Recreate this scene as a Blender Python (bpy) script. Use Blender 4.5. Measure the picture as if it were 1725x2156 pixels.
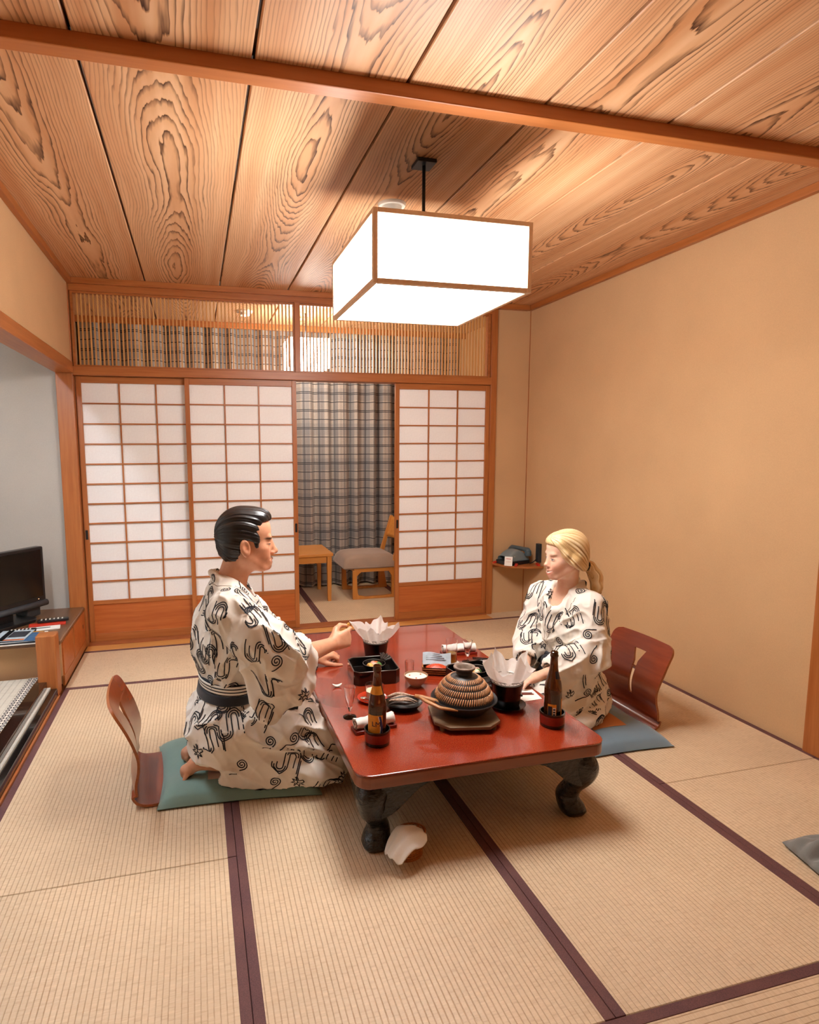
import bpy, bmesh, math, random
import numpy as np
from mathutils import Vector, Matrix, Euler
from mathutils.bvhtree import BVHTree

for o in list(bpy.data.objects):
    bpy.data.objects.remove(o, do_unlink=True)
scene = bpy.context.scene
COL = scene.collection

# ------------------------------------------------------------------ camera
F_PX, YAW, PITCH, ROLL = 1279.44, 14.7296, -6.911, -0.2454
PPX, PPY, CAM_H = 751.04, 1100.27, 1.338
W_PX, H_PX = 1725.0, 2156.0
_y, _p, _r = (math.radians(a) for a in (YAW, PITCH, ROLL))
_fwd = Vector((math.sin(_y)*math.cos(_p), math.cos(_y)*math.cos(_p), math.sin(_p)))
_rt = Vector((math.cos(_y), -math.sin(_y), 0))
_up = _rt.cross(_fwd)
_r2 = _rt*math.cos(_r) + _up*math.sin(_r)
_u2 = -_rt*math.sin(_r) + _up*math.cos(_r)
cam_data = bpy.data.cameras.new('camera')
cam = bpy.data.objects.new('camera', cam_data)
COL.objects.link(cam)
_m = Matrix((( _r2.x, _u2.x, -_fwd.x, 0), (_r2.y, _u2.y, -_fwd.y, 0), (_r2.z, _u2.z, -_fwd.z, CAM_H), (0, 0, 0, 1)))
cam.matrix_world = _m
cam_data.sensor_fit = 'HORIZONTAL'
cam_data.sensor_width = 36.0
cam_data.lens = F_PX/W_PX*36.0
cam_data.shift_x = (W_PX/2-PPX)/W_PX
cam_data.shift_y = (PPY-H_PX/2)/W_PX
cam_data.clip_start = 0.05
scene.camera = cam

# ------------------------------------------------------------------ world, exposure, lamp strengths
world = bpy.data.worlds.new('world')
scene.world = world
world.use_nodes = True
world.node_tree.nodes['Background'].inputs[0].default_value = (0.02, 0.025, 0.04, 1)
world.node_tree.nodes['Background'].inputs[1].default_value = 0.3
vs = scene.view_settings
vs.view_transform = 'Standard'
vs.look = 'None'
vs.gamma = 1.0
vs.use_curve_mapping = False
vs.exposure = 0.84
LAMP_STRENGTH = 17.0          # paper panels of the pendant lamp
LAMP_COLOR = (1.0, 0.985, 0.965)
ALCOVE_STRENGTH = 20.0         # fluorescent lamp in the alcove
VERANDA_STRENGTH = 15.0         # box lamp in the veranda

# ------------------------------------------------------------------ room dimensions (metres)
XL, XR = -0.7606, 2.5746
S1, S2, S3 = 0.0853, 0.9146, 1.7507
YB = 4.4088                    # sliding-screen wall
YM, YF, YS = 3.5862, 1.0864, 1.906
H = 2.435                      # ceiling
YV = 5.74                      # curtain plane in the veranda
YFRONT = -1.9                  # wall behind the camera
TT = 0.300                     # top of the low table

# ------------------------------------------------------------------ helpers
def sc(h):                     # '#rrggbb' -> linear rgb
    h = h.lstrip('#')
    out = []
    for i in (0, 2, 4):
        c = int(h[i:i+2], 16)/255
        out.append(c/12.92 if c <= 0.04045 else ((c+0.055)/1.055)**2.4)
    return tuple(out)

def tag(o, label=None, cat=None, group=None, kind=None):
    if label: o['label'] = label
    if cat: o['category'] = cat
    if group: o['group'] = group
    if kind: o['kind'] = kind
    return o

def thing(name, label, cat, loc=(0, 0, 0), rz=0.0, group=None, kind=None):
    o = bpy.data.objects.new(name, None)
    o.empty_display_size = 0.1
    COL.objects.link(o)
    o.location = loc
    o.rotation_euler = (0, 0, rz)
    return tag(o, label, cat, group, kind)

def copy_tree(o, parent=None):
    c = o.copy()
    COL.objects.link(c)
    c.parent = parent
    for ch in list(o.children):
        copy_tree(ch, c)
    return c

def link_mesh(name, me, mat=None, parent=None, loc=None):
    o = bpy.data.objects.new(name, me)
    COL.objects.link(o)
    if mat is not None:
        for mm in (mat if isinstance(mat, (list, tuple)) else [mat]):
            me.materials.append(mm)
    o.parent = parent
    if loc is not None: o.location = loc
    return o

class MB:
    """collects geometry for ONE mesh"""
    def __init__(self):
        self.v, self.f, self.m = [], [], []
    def add(self, vs, fs, mi=0):
        n = len(self.v)
        self.v += [tuple(p) for p in vs]
        self.f += [tuple(i+n for i in q) for q in fs]
        self.m += [mi]*len(fs)
        return self
    def box(self, x0, x1, y0, y1, z0, z1, mi=0):
        v = [(x0,y0,z0),(x1,y0,z0),(x1,y1,z0),(x0,y1,z0),(x0,y0,z1),(x1,y0,z1),(x1,y1,z1),(x0,y1,z1)]
        return self.add(v, [(0,3,2,1),(4,5,6,7),(0,1,5,4),(1,2,6,5),(2,3,7,6),(3,0,4,7)], mi)
    def obox(self, c, ax, ay, az, mi=0):
        """oriented box: centre and three half-axis vectors"""
        c, ax, ay, az = Vector(c), Vector(ax), Vector(ay), Vector(az)
        v = [c+sx*ax+sy*ay+sz*az for sz in (-1,1) for sx,sy in ((-1,-1),(1,-1),(1,1),(-1,1))]
        return self.add(v, [(0,3,2,1),(4,5,6,7),(0,1,5,4),(1,2,6,5),(2,3,7,6),(3,0,4,7)], mi)
    def prism(self, poly, z0, z1, mi=0):
        n = len(poly)
        v = [(x,y,z0) for x,y in poly]+[(x,y,z1) for x,y in poly]
        f = [tuple(range(n))[::-1], tuple(range(n,2*n))]+[(i,(i+1)%n,n+(i+1)%n,n+i) for i in range(n)]
        return self.add(v, f, mi)
    def prism_y(self, poly, y0, y1, mi=0):
        """poly in (x,z), extruded along y"""
        n = len(poly)
        v = [(x,y0,z) for x,z in poly]+[(x,y1,z) for x,z in poly]
        f = [tuple(range(n)), tuple(range(n,2*n))[::-1]]+[(i,n+i,n+(i+1)%n,(i+1)%n) for i in range(n)]
        return self.add(v, f, mi)
    def lathe(self, prof, seg=32, c=(0,0,0), mi=0, closed=False, sx=1.0, sy=1.0):
        """prof: list of (r,z) from bottom to top (outside), optionally back down the inside"""
        n = len(prof); v = []
        for i in range(seg):
            a = 2*math.pi*i/seg
            ca, sa = math.cos(a), math.sin(a)
            v += [(c[0]+r*ca*sx, c[1]+r*sa*sy, c[2]+z) for r,z in prof]
        f = []
        for i in range(seg):
            j = (i+1)%seg
            for k in range(n-1):
                f.append((i*n+k, j*n+k, j*n+k+1, i*n+k+1))
            if closed: f.append((i*n+n-1, j*n+n-1, j*n, i*n))
        return self.add(v, f, mi)
    def tube(self, pts, rad, seg=8, mi=0, caps=True, flat=None):
        pts = [Vector(p) for p in pts]
        n = len(pts)
        rads = rad if isinstance(rad, (list, tuple)) else [rad]*n
        v, f = [], []
        up = None
        for i, p in enumerate(pts):
            t = (pts[min(i+1,n-1)]-pts[max(i-1,0)]).normalized()
            if up is None:
                up = Vector((0,0,1)) if abs(t.z) < 0.9 else Vector((1,0,0))
            s = t.cross(up)
            if s.length < 1e-6: s = t.orthogonal()
            s.normalize(); u = s.cross(t).normalized(); up = u
            for k in range(seg):
                a = 2*math.pi*k/seg
                v.append(p+(s*math.cos(a)+u*math.sin(a)*(flat or 1.0))*rads[i])
        for i in range(n-1):
            for k in range(seg):
                k2 = (k+1)%seg
                f.append((i*seg+k, i*seg+k2, (i+1)*seg+k2, (i+1)*seg+k))
        if caps:
            f.append(tuple(range(seg))[::-1]); f.append(tuple((n-1)*seg+k for k in range(seg)))
        return self.add(v, f, mi)
    def grid(self, fn, nu, nv, mi=0, wrap=False):
        """fn(u,v) with u,v in 0..1"""
        v = [fn(i/nu, j/nv) for i in range(nu+1) for j in range(nv+1)]
        f = [(i*(nv+1)+j, (i+1)*(nv+1)+j, (i+1)*(nv+1)+j+1, i*(nv+1)+j+1) for i in range(nu) for j in range(nv)]
        return self.add(v, f, mi)
    def mesh(self, name, smooth=False):
        me = bpy.data.meshes.new(name)
        me.from_pydata(self.v, [], self.f)
        if any(self.m):
            me.polygons.foreach_set('material_index', self.m)
        if smooth:
            me.polygons.foreach_set('use_smooth', [True]*len(self.f))
        me.update()
        return me
    def build(self, name, mat, parent=None, smooth=False, bevel=0.0, seg=2, angle=None, sub=0, solid=0.0, loc=None):
        me = self.mesh(name, smooth or angle is not None)
        if angle is not None:
            bm = bmesh.new(); bm.from_mesh(me)
            bmesh.ops.recalc_face_normals(bm, faces=bm.faces)
            ca = math.radians(angle)
            for e in bm.edges:
                if len(e.link_faces) == 2:
                    e.smooth = e.calc_face_angle(0.0) < ca
            bm.to_mesh(me); bm.free()
        o = link_mesh(name, me, mat, parent, loc)
        if solid:
            s = o.modifiers.new('Solidify', 'SOLIDIFY'); s.thickness = solid; s.offset = 0
        if bevel:
            b = o.modifiers.new('Bevel', 'BEVEL'); b.width = bevel; b.segments = seg
            b.limit_method = 'ANGLE'; b.angle_limit = math.radians(40); b.harden_normals = False
        if sub:
            s = o.modifiers.new('Subdivision', 'SUBSURF'); s.levels = sub; s.render_levels = sub
        return o

def rounded_rect(x0, x1, y0, y1, r, n=6):
    out = []
    for cx, cy, a0 in ((x1-r, y1-r, 0), (x0+r, y1-r, 90), (x0+r, y0+r, 180), (x1-r, y0+r, 270)):
        for i in range(n+1):
            a = math.radians(a0+90*i/n)
            out.append((cx+r*math.cos(a), cy+r*math.sin(a)))
    return out

# ------------------------------------------------------------------ node helpers
class NT:
    def __init__(self, name):
        self.mat = bpy.data.materials.new(name)
        self.mat.use_nodes = True
        self.t = self.mat.node_tree
        self.t.nodes.clear()
        self.out = self.t.nodes.new('ShaderNodeOutputMaterial')
        self.b = self.t.nodes.new('ShaderNodeBsdfPrincipled')
        self.t.links.new(self.b.outputs[0], self.out.inputs[0])
    def n(self, typ, **kw):
        nd = self.t.nodes.new(typ)
        for k, v in kw.items():
            if k.startswith('_'):
                setattr(nd, k[1:], v)
        return nd
    def set(self, sock, v):
        if isinstance(v, bpy.types.NodeSocket): self.t.links.new(v, sock)
        else:
            if isinstance(v, tuple) and len(v) == 3 and sock.type == 'RGBA': v = (*v, 1)
            sock.default_value = v
    def math(self, op, a, b=0.0, c=0.0, clamp=False):
        nd = self.t.nodes.new('ShaderNodeMath'); nd.operation = op; nd.use_clamp = clamp
        self.set(nd.inputs[0], a); self.set(nd.inputs[1], b)
        if len(nd.inputs) > 2: self.set(nd.inputs[2], c)
        return nd.outputs[0]
    def mix(self, f, a, b, blend='MIX'):
        nd = self.t.nodes.new('ShaderNodeMix'); nd.data_type = 'RGBA'; nd.blend_type = blend
        self.set(nd.inputs[0], f); self.set(nd.inputs[6], a); self.set(nd.inputs[7], b)
        return nd.outputs[2]
    def coord(self, kind='Object'):
        return self.t.nodes.new('ShaderNodeTexCoord').outputs[kind]
    def sep(self, v):
        nd = self.t.nodes.new('ShaderNodeSeparateXYZ'); self.set(nd.inputs[0], v); return nd.outputs
    def comb(self, x=0.0, y=0.0, z=0.0):
        nd = self.t.nodes.new('ShaderNodeCombineXYZ')
        for i, q in enumerate((x, y, z)): self.set(nd.inputs[i], q)
        return nd.outputs[0]
    def vmul(self, v, s):
        nd = self.t.nodes.new('ShaderNodeVectorMath'); nd.operation = 'MULTIPLY'
        self.set(nd.inputs[0], v); self.set(nd.inputs[1], s); return nd.outputs[0]
    def vadd(self, v, s):
        nd = self.t.nodes.new('ShaderNodeVectorMath'); nd.operation = 'ADD'
        self.set(nd.inputs[0], v); self.set(nd.inputs[1], s); return nd.outputs[0]
    def noise(self, v, scale=5.0, detail=2.0, rough=0.5, out=0):
        nd = self.t.nodes.new('ShaderNodeTexNoise')
        self.set(nd.inputs['Vector'], v); nd.inputs['Scale'].default_value = scale
        nd.inputs['Detail'].default_value = detail; nd.inputs['Roughness'].default_value = rough
        return nd.outputs[out]
    def voronoi(self, v, scale=5.0, out=0):
        nd = self.t.nodes.new('ShaderNodeTexVoronoi')
        self.set(nd.inputs['Vector'], v); nd.inputs['Scale'].default_value = scale
        return nd.outputs[out]
    def ramp(self, f, stops, interp='LINEAR'):
        nd = self.t.nodes.new('ShaderNodeValToRGB'); nd.color_ramp.interpolation = interp
        self.set(nd.inputs[0], f)
        el = nd.color_ramp.elements
        while len(el) < len(stops): el.new(0.5)
        for e, (p, c) in zip(el, stops):
            e.position = p; e.color = (*c, 1) if len(c) == 3 else c
        return nd.outputs[0]
    def range(self, f, a, b, c=0.0, d=1.0):
        nd = self.t.nodes.new('ShaderNodeMapRange'); nd.clamp = True
        for i, q in enumerate((f, a, b, c, d)): self.set(nd.inputs[i], q)
        return nd.outputs[0]
    def rand(self):
        return self.t.nodes.new('ShaderNodeObjectInfo').outputs['Random']
    def bump(self, h, strength=0.3, dist=0.002):
        nd = self.t.nodes.new('ShaderNodeBump')
        nd.inputs['Strength'].default_value = strength; nd.inputs['Distance'].default_value = dist
        self.set(nd.inputs['Height'], h)
        self.set(self.b.inputs['Normal'], nd.outputs[0])
    def attr(self, name):
        nd = self.t.nodes.new('ShaderNodeAttribute'); nd.attribute_name = name; return nd.outputs
    def fin(self, color=None, rough=None, **kw):
        if color is not None: self.set(self.b.inputs['Base Color'], color)
        if rough is not None: self.set(self.b.inputs['Roughness'], rough)
        for k, v in kw.items(): self.set(self.b.inputs[k.replace('_', ' ')], v)
        return self.mat

def plain(name, col, rough=0.5, var=0.08, scale=30.0, bump=0.0, **kw):
    t = NT(name)
    c = sc(col) if isinstance(col, str) else col
    n = t.noise(t.coord(), scale, 3.0)
    dk = tuple(x*(1-var) for x in c); lt = tuple(min(1, x*(1+var)) for x in c)
    colr = t.ramp(n, [(0.3, dk), (0.7, lt)])
    if bump: t.bump(n, bump, 0.002)
    return t.fin(colr, rough, **kw)

def wood(name, light, dark, axis='z', freq=70.0, rough=0.4, stretch=0.06, contrast=0.6, coat=0.0):
    """straight-grained timber, grain along the given local axis"""
    t = NT(name)
    c = t.vadd(t.coord(), t.vmul(t.comb(t.rand(), t.rand(), t.rand()), (3.1, 5.3, 7.7)))
    s = {'x': (stretch, 1, 1), 'y': (1, stretch, 1), 'z': (1, 1, stretch)}[axis]
    v = t.vmul(c, s)
    a = t.noise(v, freq, 3.0, 0.6)
    b = t.noise(v, freq*0.18, 2.0, 0.5)
    f = t.math('ADD', t.math('MULTIPLY', a, 0.55), t.math('MULTIPLY', b, 0.45))
    f = t.range(f, 0.5-0.22/contrast*0.6, 0.5+0.22/contrast*0.6)
    col = t.mix(f, sc(dark), sc(light))
    t.bump(a, 0.08, 0.001)
    return t.fin(col, rough, Coat_Weight=coat, Coat_Roughness=0.15)

def glass_mat(name, col=(1, 1, 1), rough=0.0, ior=1.45):
    t = NT(name)
    n = t.noise(t.coord(), 6.0, 1.0)
    t.set(t.b.inputs['Base Color'], t.mix(t.math('MULTIPLY', n, 0.04), col, tuple(x*0.9 for x in col)))
    return t.fin(None, rough, Transmission_Weight=1.0, IOR=ior)

def emit_mat(name, col, strength, base='#fff6e8'):
    t = NT(name)
    n = t.noise(t.coord(), 60.0, 3.0)
    c = t.mix(t.math('MULTIPLY', n, 0.08), col, tuple(x*0.92 for x in col))
    t.set(t.b.inputs['Emission Color'], c)
    return t.fin(sc(base), 0.8, Emission_Strength=strength)
# ================================================================== materials
M = {}
def m_ceiling():
    t = NT('cedar_ceiling_board')
    r = t.rand()
    x, y, z = t.sep(t.coord())
    yo = t.math('ADD', y, t.math('MULTIPLY', r, 37.0))
    wob = t.math('MULTIPLY', t.math('SUBTRACT', t.noise(t.comb(0.0, t.math('MULTIPLY', yo, 0.9), r), 1.0, 2.0), 0.5), 0.10)
    xc = t.math('ADD', t.math('ADD', x, wob), t.math('MULTIPLY', t.math('SUBTRACT', r, 0.5), 0.14))
    dn = t.noise(t.comb(0.0, t.math('MULTIPLY', yo, 1.0), t.math('MULTIPLY', r, 9.0)), 0.45, 1.0, 0.5)
    d = t.math('MULTIPLY', t.range(dn, 0.22, 0.78, 0.0, 1.0), 0.26)
    rad = t.math('SQRT', t.math('ADD', t.math('MULTIPLY', xc, xc), t.math('MULTIPLY', d, d)))
    wig = t.noise(t.comb(t.math('MULTIPLY', x, 22.0), t.math('MULTIPLY', yo, 2.4), r), 1.0, 3.0, 0.6)
    wig2 = t.noise(t.comb(t.math('MULTIPLY', x, 8.0), t.math('MULTIPLY', yo, 0.5), r), 1.0, 1.0, 0.5)
    g = t.math('ADD', t.math('MULTIPLY', rad, 110.0), t.math('ADD', t.math('MULTIPLY', wig, 2.0), t.math('MULTIPLY', wig2, 2.2)))
    fr = t.math('FRACT', g)
    line = t.math('MULTIPLY', t.range(fr, 0.60, 0.93), t.range(fr, 0.94, 0.995, 1.0, 0.0))
    # heart of the board carries strong lines, the flanks pale ones
    heart = t.range(t.math('ABSOLUTE', xc), 0.05, 0.17, 1.0, 0.42)
    vis = t.math('MULTIPLY', t.math('MULTIPLY', line, heart), t.range(t.noise(t.comb(t.math('MULTIPLY', x, 30.0), t.math('MULTIPLY', yo, 1.0), 3.0), 1.0, 2.0), 0.3, 0.62, 0.45, 1.0))
    basen = t.noise(t.comb(t.math('MULTIPLY', x, 14.0), t.math('MULTIPLY', yo, 0.5), r), 1.0, 2.0)
    base = t.mix(t.range(basen, 0.3, 0.7), sc('#c98f62'), sc('#e2b68c'))
    base = t.mix(t.math('MULTIPLY', t.math('MULTIPLY', t.range(fr, 0.2, 0.95), heart), 0.42), base, sc('#bd7d45'))
    col = t.mix(t.math('MULTIPLY', vis, 1.0), base, sc('#3a1706'))
    t.bump(vis, 0.15, 0.001)
    return t.fin(col, 0.5, Specular_IOR_Level=0.35)
M['ceiling'] = m_ceiling()

def m_tatami(name, base='#ddc5a5', groove='#a67c54', pitch=0.0152):
    """ribs run along the local Y axis of the mat"""
    t = NT(name)
    x, y, z = t.sep(t.coord())
    r = t.rand()
    u = t.math('DIVIDE', x, pitch)
    fr = t.math('ABSOLUTE', t.math('SUBTRACT', t.math('FRACT', u), 0.5))      # 0 mid .. 0.5 groove
    gro = t.range(fr, 0.36, 0.5)
    rib = t.math('FLOOR', u)
    # each rush stalk crosses the ribs; stitches sit alternately
    st = t.noise(t.comb(t.math('MULTIPLY', x, 40.0), t.math('MULTIPLY', y, 420.0), r), 1.0, 2.0)
    dash = t.noise(t.comb(t.math('MULTIPLY', rib, 7.31), t.math('MULTIPLY', y, 46.0), r), 1.0, 1.0)
    big = t.noise(t.vadd(t.coord(), t.comb(t.math('MULTIPLY', r, 9.0), 0.0, 0.0)), 2.2, 4.0, 0.6)
    c1 = t.mix(t.range(big, 0.3, 0.72), tuple(q*0.90 for q in sc(base)), tuple(min(1, q*1.08) for q in sc(base)))
    c1 = t.mix(t.math('MULTIPLY', t.range(st, 0.35, 0.7), 0.22), c1, sc('#b98f55'))
    weave = t.noise(t.comb(t.math('MULTIPLY', rib, 5.77), t.math('MULTIPLY', y, 135.0), r), 1.0, 1.0)
    c1 = t.mix(t.math('MULTIPLY', t.range(weave, 0.58, 0.72), 0.22), c1, sc(groove))
    c1 = t.mix(t.math('MULTIPLY', t.range(weave, 0.42, 0.28), 0.25), c1, tuple(min(1, q*1.22) for q in sc(base)))
    gm = t.math('MULTIPLY', gro, t.range(dash, 0.30, 0.62, 0.35, 1.0))
    col = t.mix(t.math('MULTIPLY', gm, 0.72), c1, sc(groove))
    hgt = t.math('ADD', t.math('MULTIPLY', t.math('SUBTRACT', 1.0, gro), 1.0), t.math('ADD', t.math('MULTIPLY', st, 0.35), t.math('MULTIPLY', weave, 0.45)))
    t.bump(hgt, 0.5, 0.0024)
    return t.fin(col, 0.46, Specular_IOR_Level=0.45)
M['tatami'] = m_tatami('tatami_straw')
M['tatami_pale'] = m_tatami('tatami_pale_straw', '#dcd8cc', '#a8a294', 0.030)
def m_heri(name, col, dark):
    t = NT(name)
    x, y, z = t.sep(t.coord())
    n = t.noise(t.coord(), 420.0, 2.0)
    n2 = t.noise(t.coord(), 8.0, 3.0)
    c = t.mix(t.range(n, 0.35, 0.65), sc(dark), sc(col))
    c = t.mix(t.math('MULTIPLY', t.range(n2, 0.4, 0.7), 0.25), c, sc('#8a5a4c'))
    t.bump(n, 0.2, 0.001)
    return t.fin(c, 0.75)
M['heri'] = m_heri('tatami_border_cloth', '#6a4240', '#533234')
def m_heri_pat():
    t = NT('black_white_patterned_border')
    x, y, z = t.sep(t.coord())
    # two staggered rows of crests
    u = t.math('FRACT', t.math('DIVIDE', y, 0.030)); v = t.math('FRACT', t.math('DIVIDE', x, 0.026))
    du = t.math('SUBTRACT', u, 0.5); dv = t.math('SUBTRACT', v, 0.5)
    rr = t.math('SQRT', t.math('ADD', t.math('MULTIPLY', du, du), t.math('MULTIPLY', dv, dv)))
    ring = t.math('MULTIPLY', t.math('GREATER_THAN', rr, 0.2), t.math('LESS_THAN', rr, 0.42))
    dot = t.math('LESS_THAN', rr, 0.08)
    c = t.mix(t.math('ADD', ring, dot, clamp=True), sc('#e8e2d6'), sc('#15131a'))
    return t.fin(c, 0.7)
M['heri_pat'] = m_heri_pat()

def m_plaster(name, col, var=0.07):
    t = NT(name)
    c = t.coord()
    a = t.noise(c, 260.0, 4.0, 0.7); b = t.noise(c, 3.0, 3.0)
    f = t.math('ADD', t.math('MULTIPLY', a, 0.6), t.math('MULTIPLY', b, 0.4))
    cc = sc(col)
    colr = t.ramp(f, [(0.35, tuple(q*(1-var) for q in cc)), (0.65, tuple(min(1, q*(1+var)) for q in cc))])
    t.bump(a, 0.22, 0.0015)
    return t.fin(colr, 0.9, Specular_IOR_Level=0.2)
M['wall'] = m_plaster('tan_sand_plaster', '#cfa87d')
M['wall_grey'] = m_plaster('pale_grey_plaster', '#b9b3ab')
M['kick'] = wood('shoji_kick_board', '#c9743a', '#a5501f', 'x', 60, 0.35)
M['cypress_z'] = wood('orange_timber_upright', '#bd763f', '#995322', 'z', 60, 0.38)
M['cypress_x'] = wood('orange_timber_crosswise', '#bd763f', '#995322', 'x', 60, 0.38)
M['cypress_y'] = wood('orange_timber_lengthwise', '#bd763f', '#995322', 'y', 60, 0.38)
M['beam'] = wood('ceiling_beam_timber', '#c67c42', '#a95f29', 'x', 40, 0.42)
M['slat'] = wood('pale_lattice_slat', '#e0ad6b', '#c0823f', 'z', 60, 0.45)
M['sill'] = wood('pale_sill_timber', '#dca25c', '#c07f3c', 'x', 60, 0.4)
M['sill_dark'] = wood('brown_sill_timber', '#b0683a', '#8c4a24', 'x', 60, 0.4)
M['pine'] = wood('honey_pine', '#dd9a4c', '#c47c33', 'x', 45, 0.35, coat=0.2)
M['pine_z'] = wood('honey_pine_upright', '#dd9a4c', '#c47c33', 'z', 45, 0.35, coat=0.2)
M['cab_top'] = wood('dark_cabinet_top', '#7d5636', '#5d3b22', 'y', 40, 0.35, coat=0.2)
M['lacquer_black'] = plain('black_lacquer', '#15100f', 0.12, 0.2, 8.0, Coat_Weight=0.5)
M['lacquer_brown'] = plain('dark_brown_lacquer', '#2c1a14', 0.10, 0.3, 6.0, Coat_Weight=0.6)
def m_paper():
    t = NT('shoji_paper')
    n = t.noise(t.coord(), 90.0, 4.0, 0.7)
    c = t.mix(t.range(n, 0.3, 0.7), sc('#f6f3f2'), sc('#fdfcfb'))
    t.bump(n, 0.1, 0.001)
    tr = t.n('ShaderNodeBsdfTranslucent'); t.set(tr.inputs[0], c)
    t.fin(c, 0.9, Specular_IOR_Level=0.1)
    mx = t.n('ShaderNodeMixShader'); mx.inputs[0].default_value = 0.08
    t.t.links.new(t.b.outputs[0], mx.inputs[1]); t.t.links.new(tr.outputs[0], mx.inputs[2])
    t.t.links.new(mx.outputs[0], t.out.inputs[0])
    return t.mat
M['paper'] = m_paper()
def m_table():
    t = NT('speckled_red_lacquer')
    c = t.coord()
    a = t.noise(c, 480.0, 2.0, 0.7); b = t.noise(c, 3.0, 2.0)
    base = t.mix(t.range(b, 0.3, 0.7), sc('#86200f'), sc('#9c2d14'))
    col = t.mix(t.range(a, 0.55, 0.64), base, sc('#bf5f30'))
    col = t.mix(t.range(a, 0.43, 0.34), col, sc('#5a0e07'))
    return t.fin(col, 0.22, Specular_IOR_Level=0.6, Coat_Weight=0.8, Coat_Roughness=0.07)
M['table'] = m_table()
M['table_edge'] = wood('table_edge_brown', '#96502e', '#6f3218', 'x', 30, 0.28, coat=0.4)
def m_carved():
    t = NT('carved_black_lacquer')
    c = t.coord()
    a = t.noise(t.vmul(c, (1, 1, 2.2)), 55.0, 3.0, 0.6); v = t.voronoi(c, 70.0)
    t.bump(t.math('ADD', a, t.math('MULTIPLY', v, 0.6)), 0.75, 0.006)
    col = t.mix(t.range(a, 0.4, 0.7), sc('#070807'), sc('#131614'))
    return t.fin(col, 0.24, Coat_Weight=0.3)
M['carved'] = m_carved()
M['ply'] = wood('red_brown_plywood', '#9a421f', '#7a2c12', 'y', 40, 0.26, coat=0.35)
M['ply_edge'] = wood('plywood_edge', '#b56a35', '#8d4a20', 'y', 120, 0.4)
def m_cloth(name, col, var=0.10, fine=700.0, bump=0.25, rough=0.85, sheen=0.3):
    t = NT(name)
    c = t.coord()
    a = t.noise(c, fine, 2.0); b = t.noise(c, 9.0, 3.0)
    cc = sc(col)
    f = t.math('ADD', t.math('MULTIPLY', a, 0.5), t.math('MULTIPLY', b, 0.5))
    colr = t.ramp(f, [(0.35, tuple(q*(1-var) for q in cc)), (0.65, tuple(min(1, q*(1+var)) for q in cc))])
    t.bump(a, bump, 0.0008)
    return t.fin(colr, rough, Sheen_Weight=sheen)
M['cushion'] = m_cloth('teal_cushion_cloth', '#7d9c93', 0.08)
M['cushion_blue'] = m_cloth('blue_cushion_cloth', '#7890a0', 0.08)
M['patch'] = m_cloth('peach_patch_cloth', '#c9a690', 0.05)
M['patch_orange'] = m_cloth('orange_patch_cloth', '#c2773c', 0.05)
M['yukata'] = m_cloth('white_cotton_robe', '#ece4d8', 0.03, 900.0, 0.12, 0.85, 0.1)
M['seam'] = plain('tan_seam_thread', '#8f7c68', 0.85, 0.1, 60)
M['print'] = plain('dark_navy_print', '#15171f', 0.85, 0.15, 40)
M['obi'] = m_cloth('black_sash_cloth', '#14151b', 0.25, 500.0, 0.3)
M['obi_navy'] = m_cloth('navy_sash_cloth', '#23252f', 0.25, 500.0, 0.3)
M['white_cloth'] = m_cloth('white_terry_towel', '#f1ede6', 0.03, 420.0, 0.5)
M['grey_cloth'] = m_cloth('grey_garment_cloth', '#7c7c78', 0.12)
M['taupe_cloth'] = m_cloth('taupe_seat_cloth', '#9a8270', 0.10, 300)
def m_curtain():
    t = NT('grey_plaid_curtain')
    nd = t.n('ShaderNodeUVMap'); nd.uv_map = 'UVMap'
    u, v, w = t.sep(nd.outputs[0])
    def lines(q, pitch, offs, wd):
        f = t.math('FRACT', t.math('DIVIDE', q, pitch)); acc = None
        for o in offs:
            d = t.math('LESS_THAN', t.math('ABSOLUTE', t.math('SUBTRACT', f, o)), wd/pitch/2)
            acc = d if acc is None else t.math('MAXIMUM', acc, d)
        return acc
    hv = lines(v, 0.165, (0.25, 0.335, 0.80), 0.0075)
    hu = lines(u, 0.115, (0.30, 0.38), 0.0045)
    wide = lines(u, 0.23, (0.75,), 0.075)
    widev = lines(v, 0.33, (0.62,), 0.11)
    n = t.noise(t.comb(t.math('MULTIPLY', u, 600.0), t.math('MULTIPLY', v, 90.0), 0.0), 1.0, 2.0)
    base = t.mix(t.range(n, 0.3, 0.7), sc('#968b82'), sc('#b4a89d'))
    base = t.mix(t.math('MULTIPLY', wide, 0.55), base, sc('#64666c'))
    base = t.mix(t.math('MULTIPLY', widev, 0.28), base, sc('#5f6269'))
    col = t.mix(t.math('MULTIPLY', t.math('MAXIMUM', hu, hv), 0.92), base, sc('#24262d'))
    t.bump(n, 0.15, 0.001)
    return t.fin(col, 0.9, Sheen_Weight=0.2)
M['curtain'] = m_curtain()
M['black_plastic'] = plain('black_plastic', '#17181a', 0.28, 0.1, 20)
M['dark_grey_plastic'] = plain('dark_grey_plastic', '#3a3d40', 0.4, 0.1, 20)
M['tv_screen'] = plain('dark_screen', '#0c0f10', 0.10, 0.2, 3.0)
M['phone_grey'] = plain('blue_grey_phone_shell', '#7d8a8c', 0.4, 0.05, 20)
M['phone_dark'] = plain('slate_phone_shell', '#4b5b63', 0.4, 0.08, 20)
M['white_paper'] = plain('white_card', '#f2eee8', 0.8, 0.03, 40)
M['white_plastic'] = plain('white_plastic', '#ece6da', 0.5, 0.03, 20)
M['white_glaze'] = plain('white_glaze', '#f0ebe0', 0.18, 0.03, 20, Coat_Weight=0.4)
M['red_plastic'] = plain('red_plastic', '#c8321a', 0.5, 0.08, 30)
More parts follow.
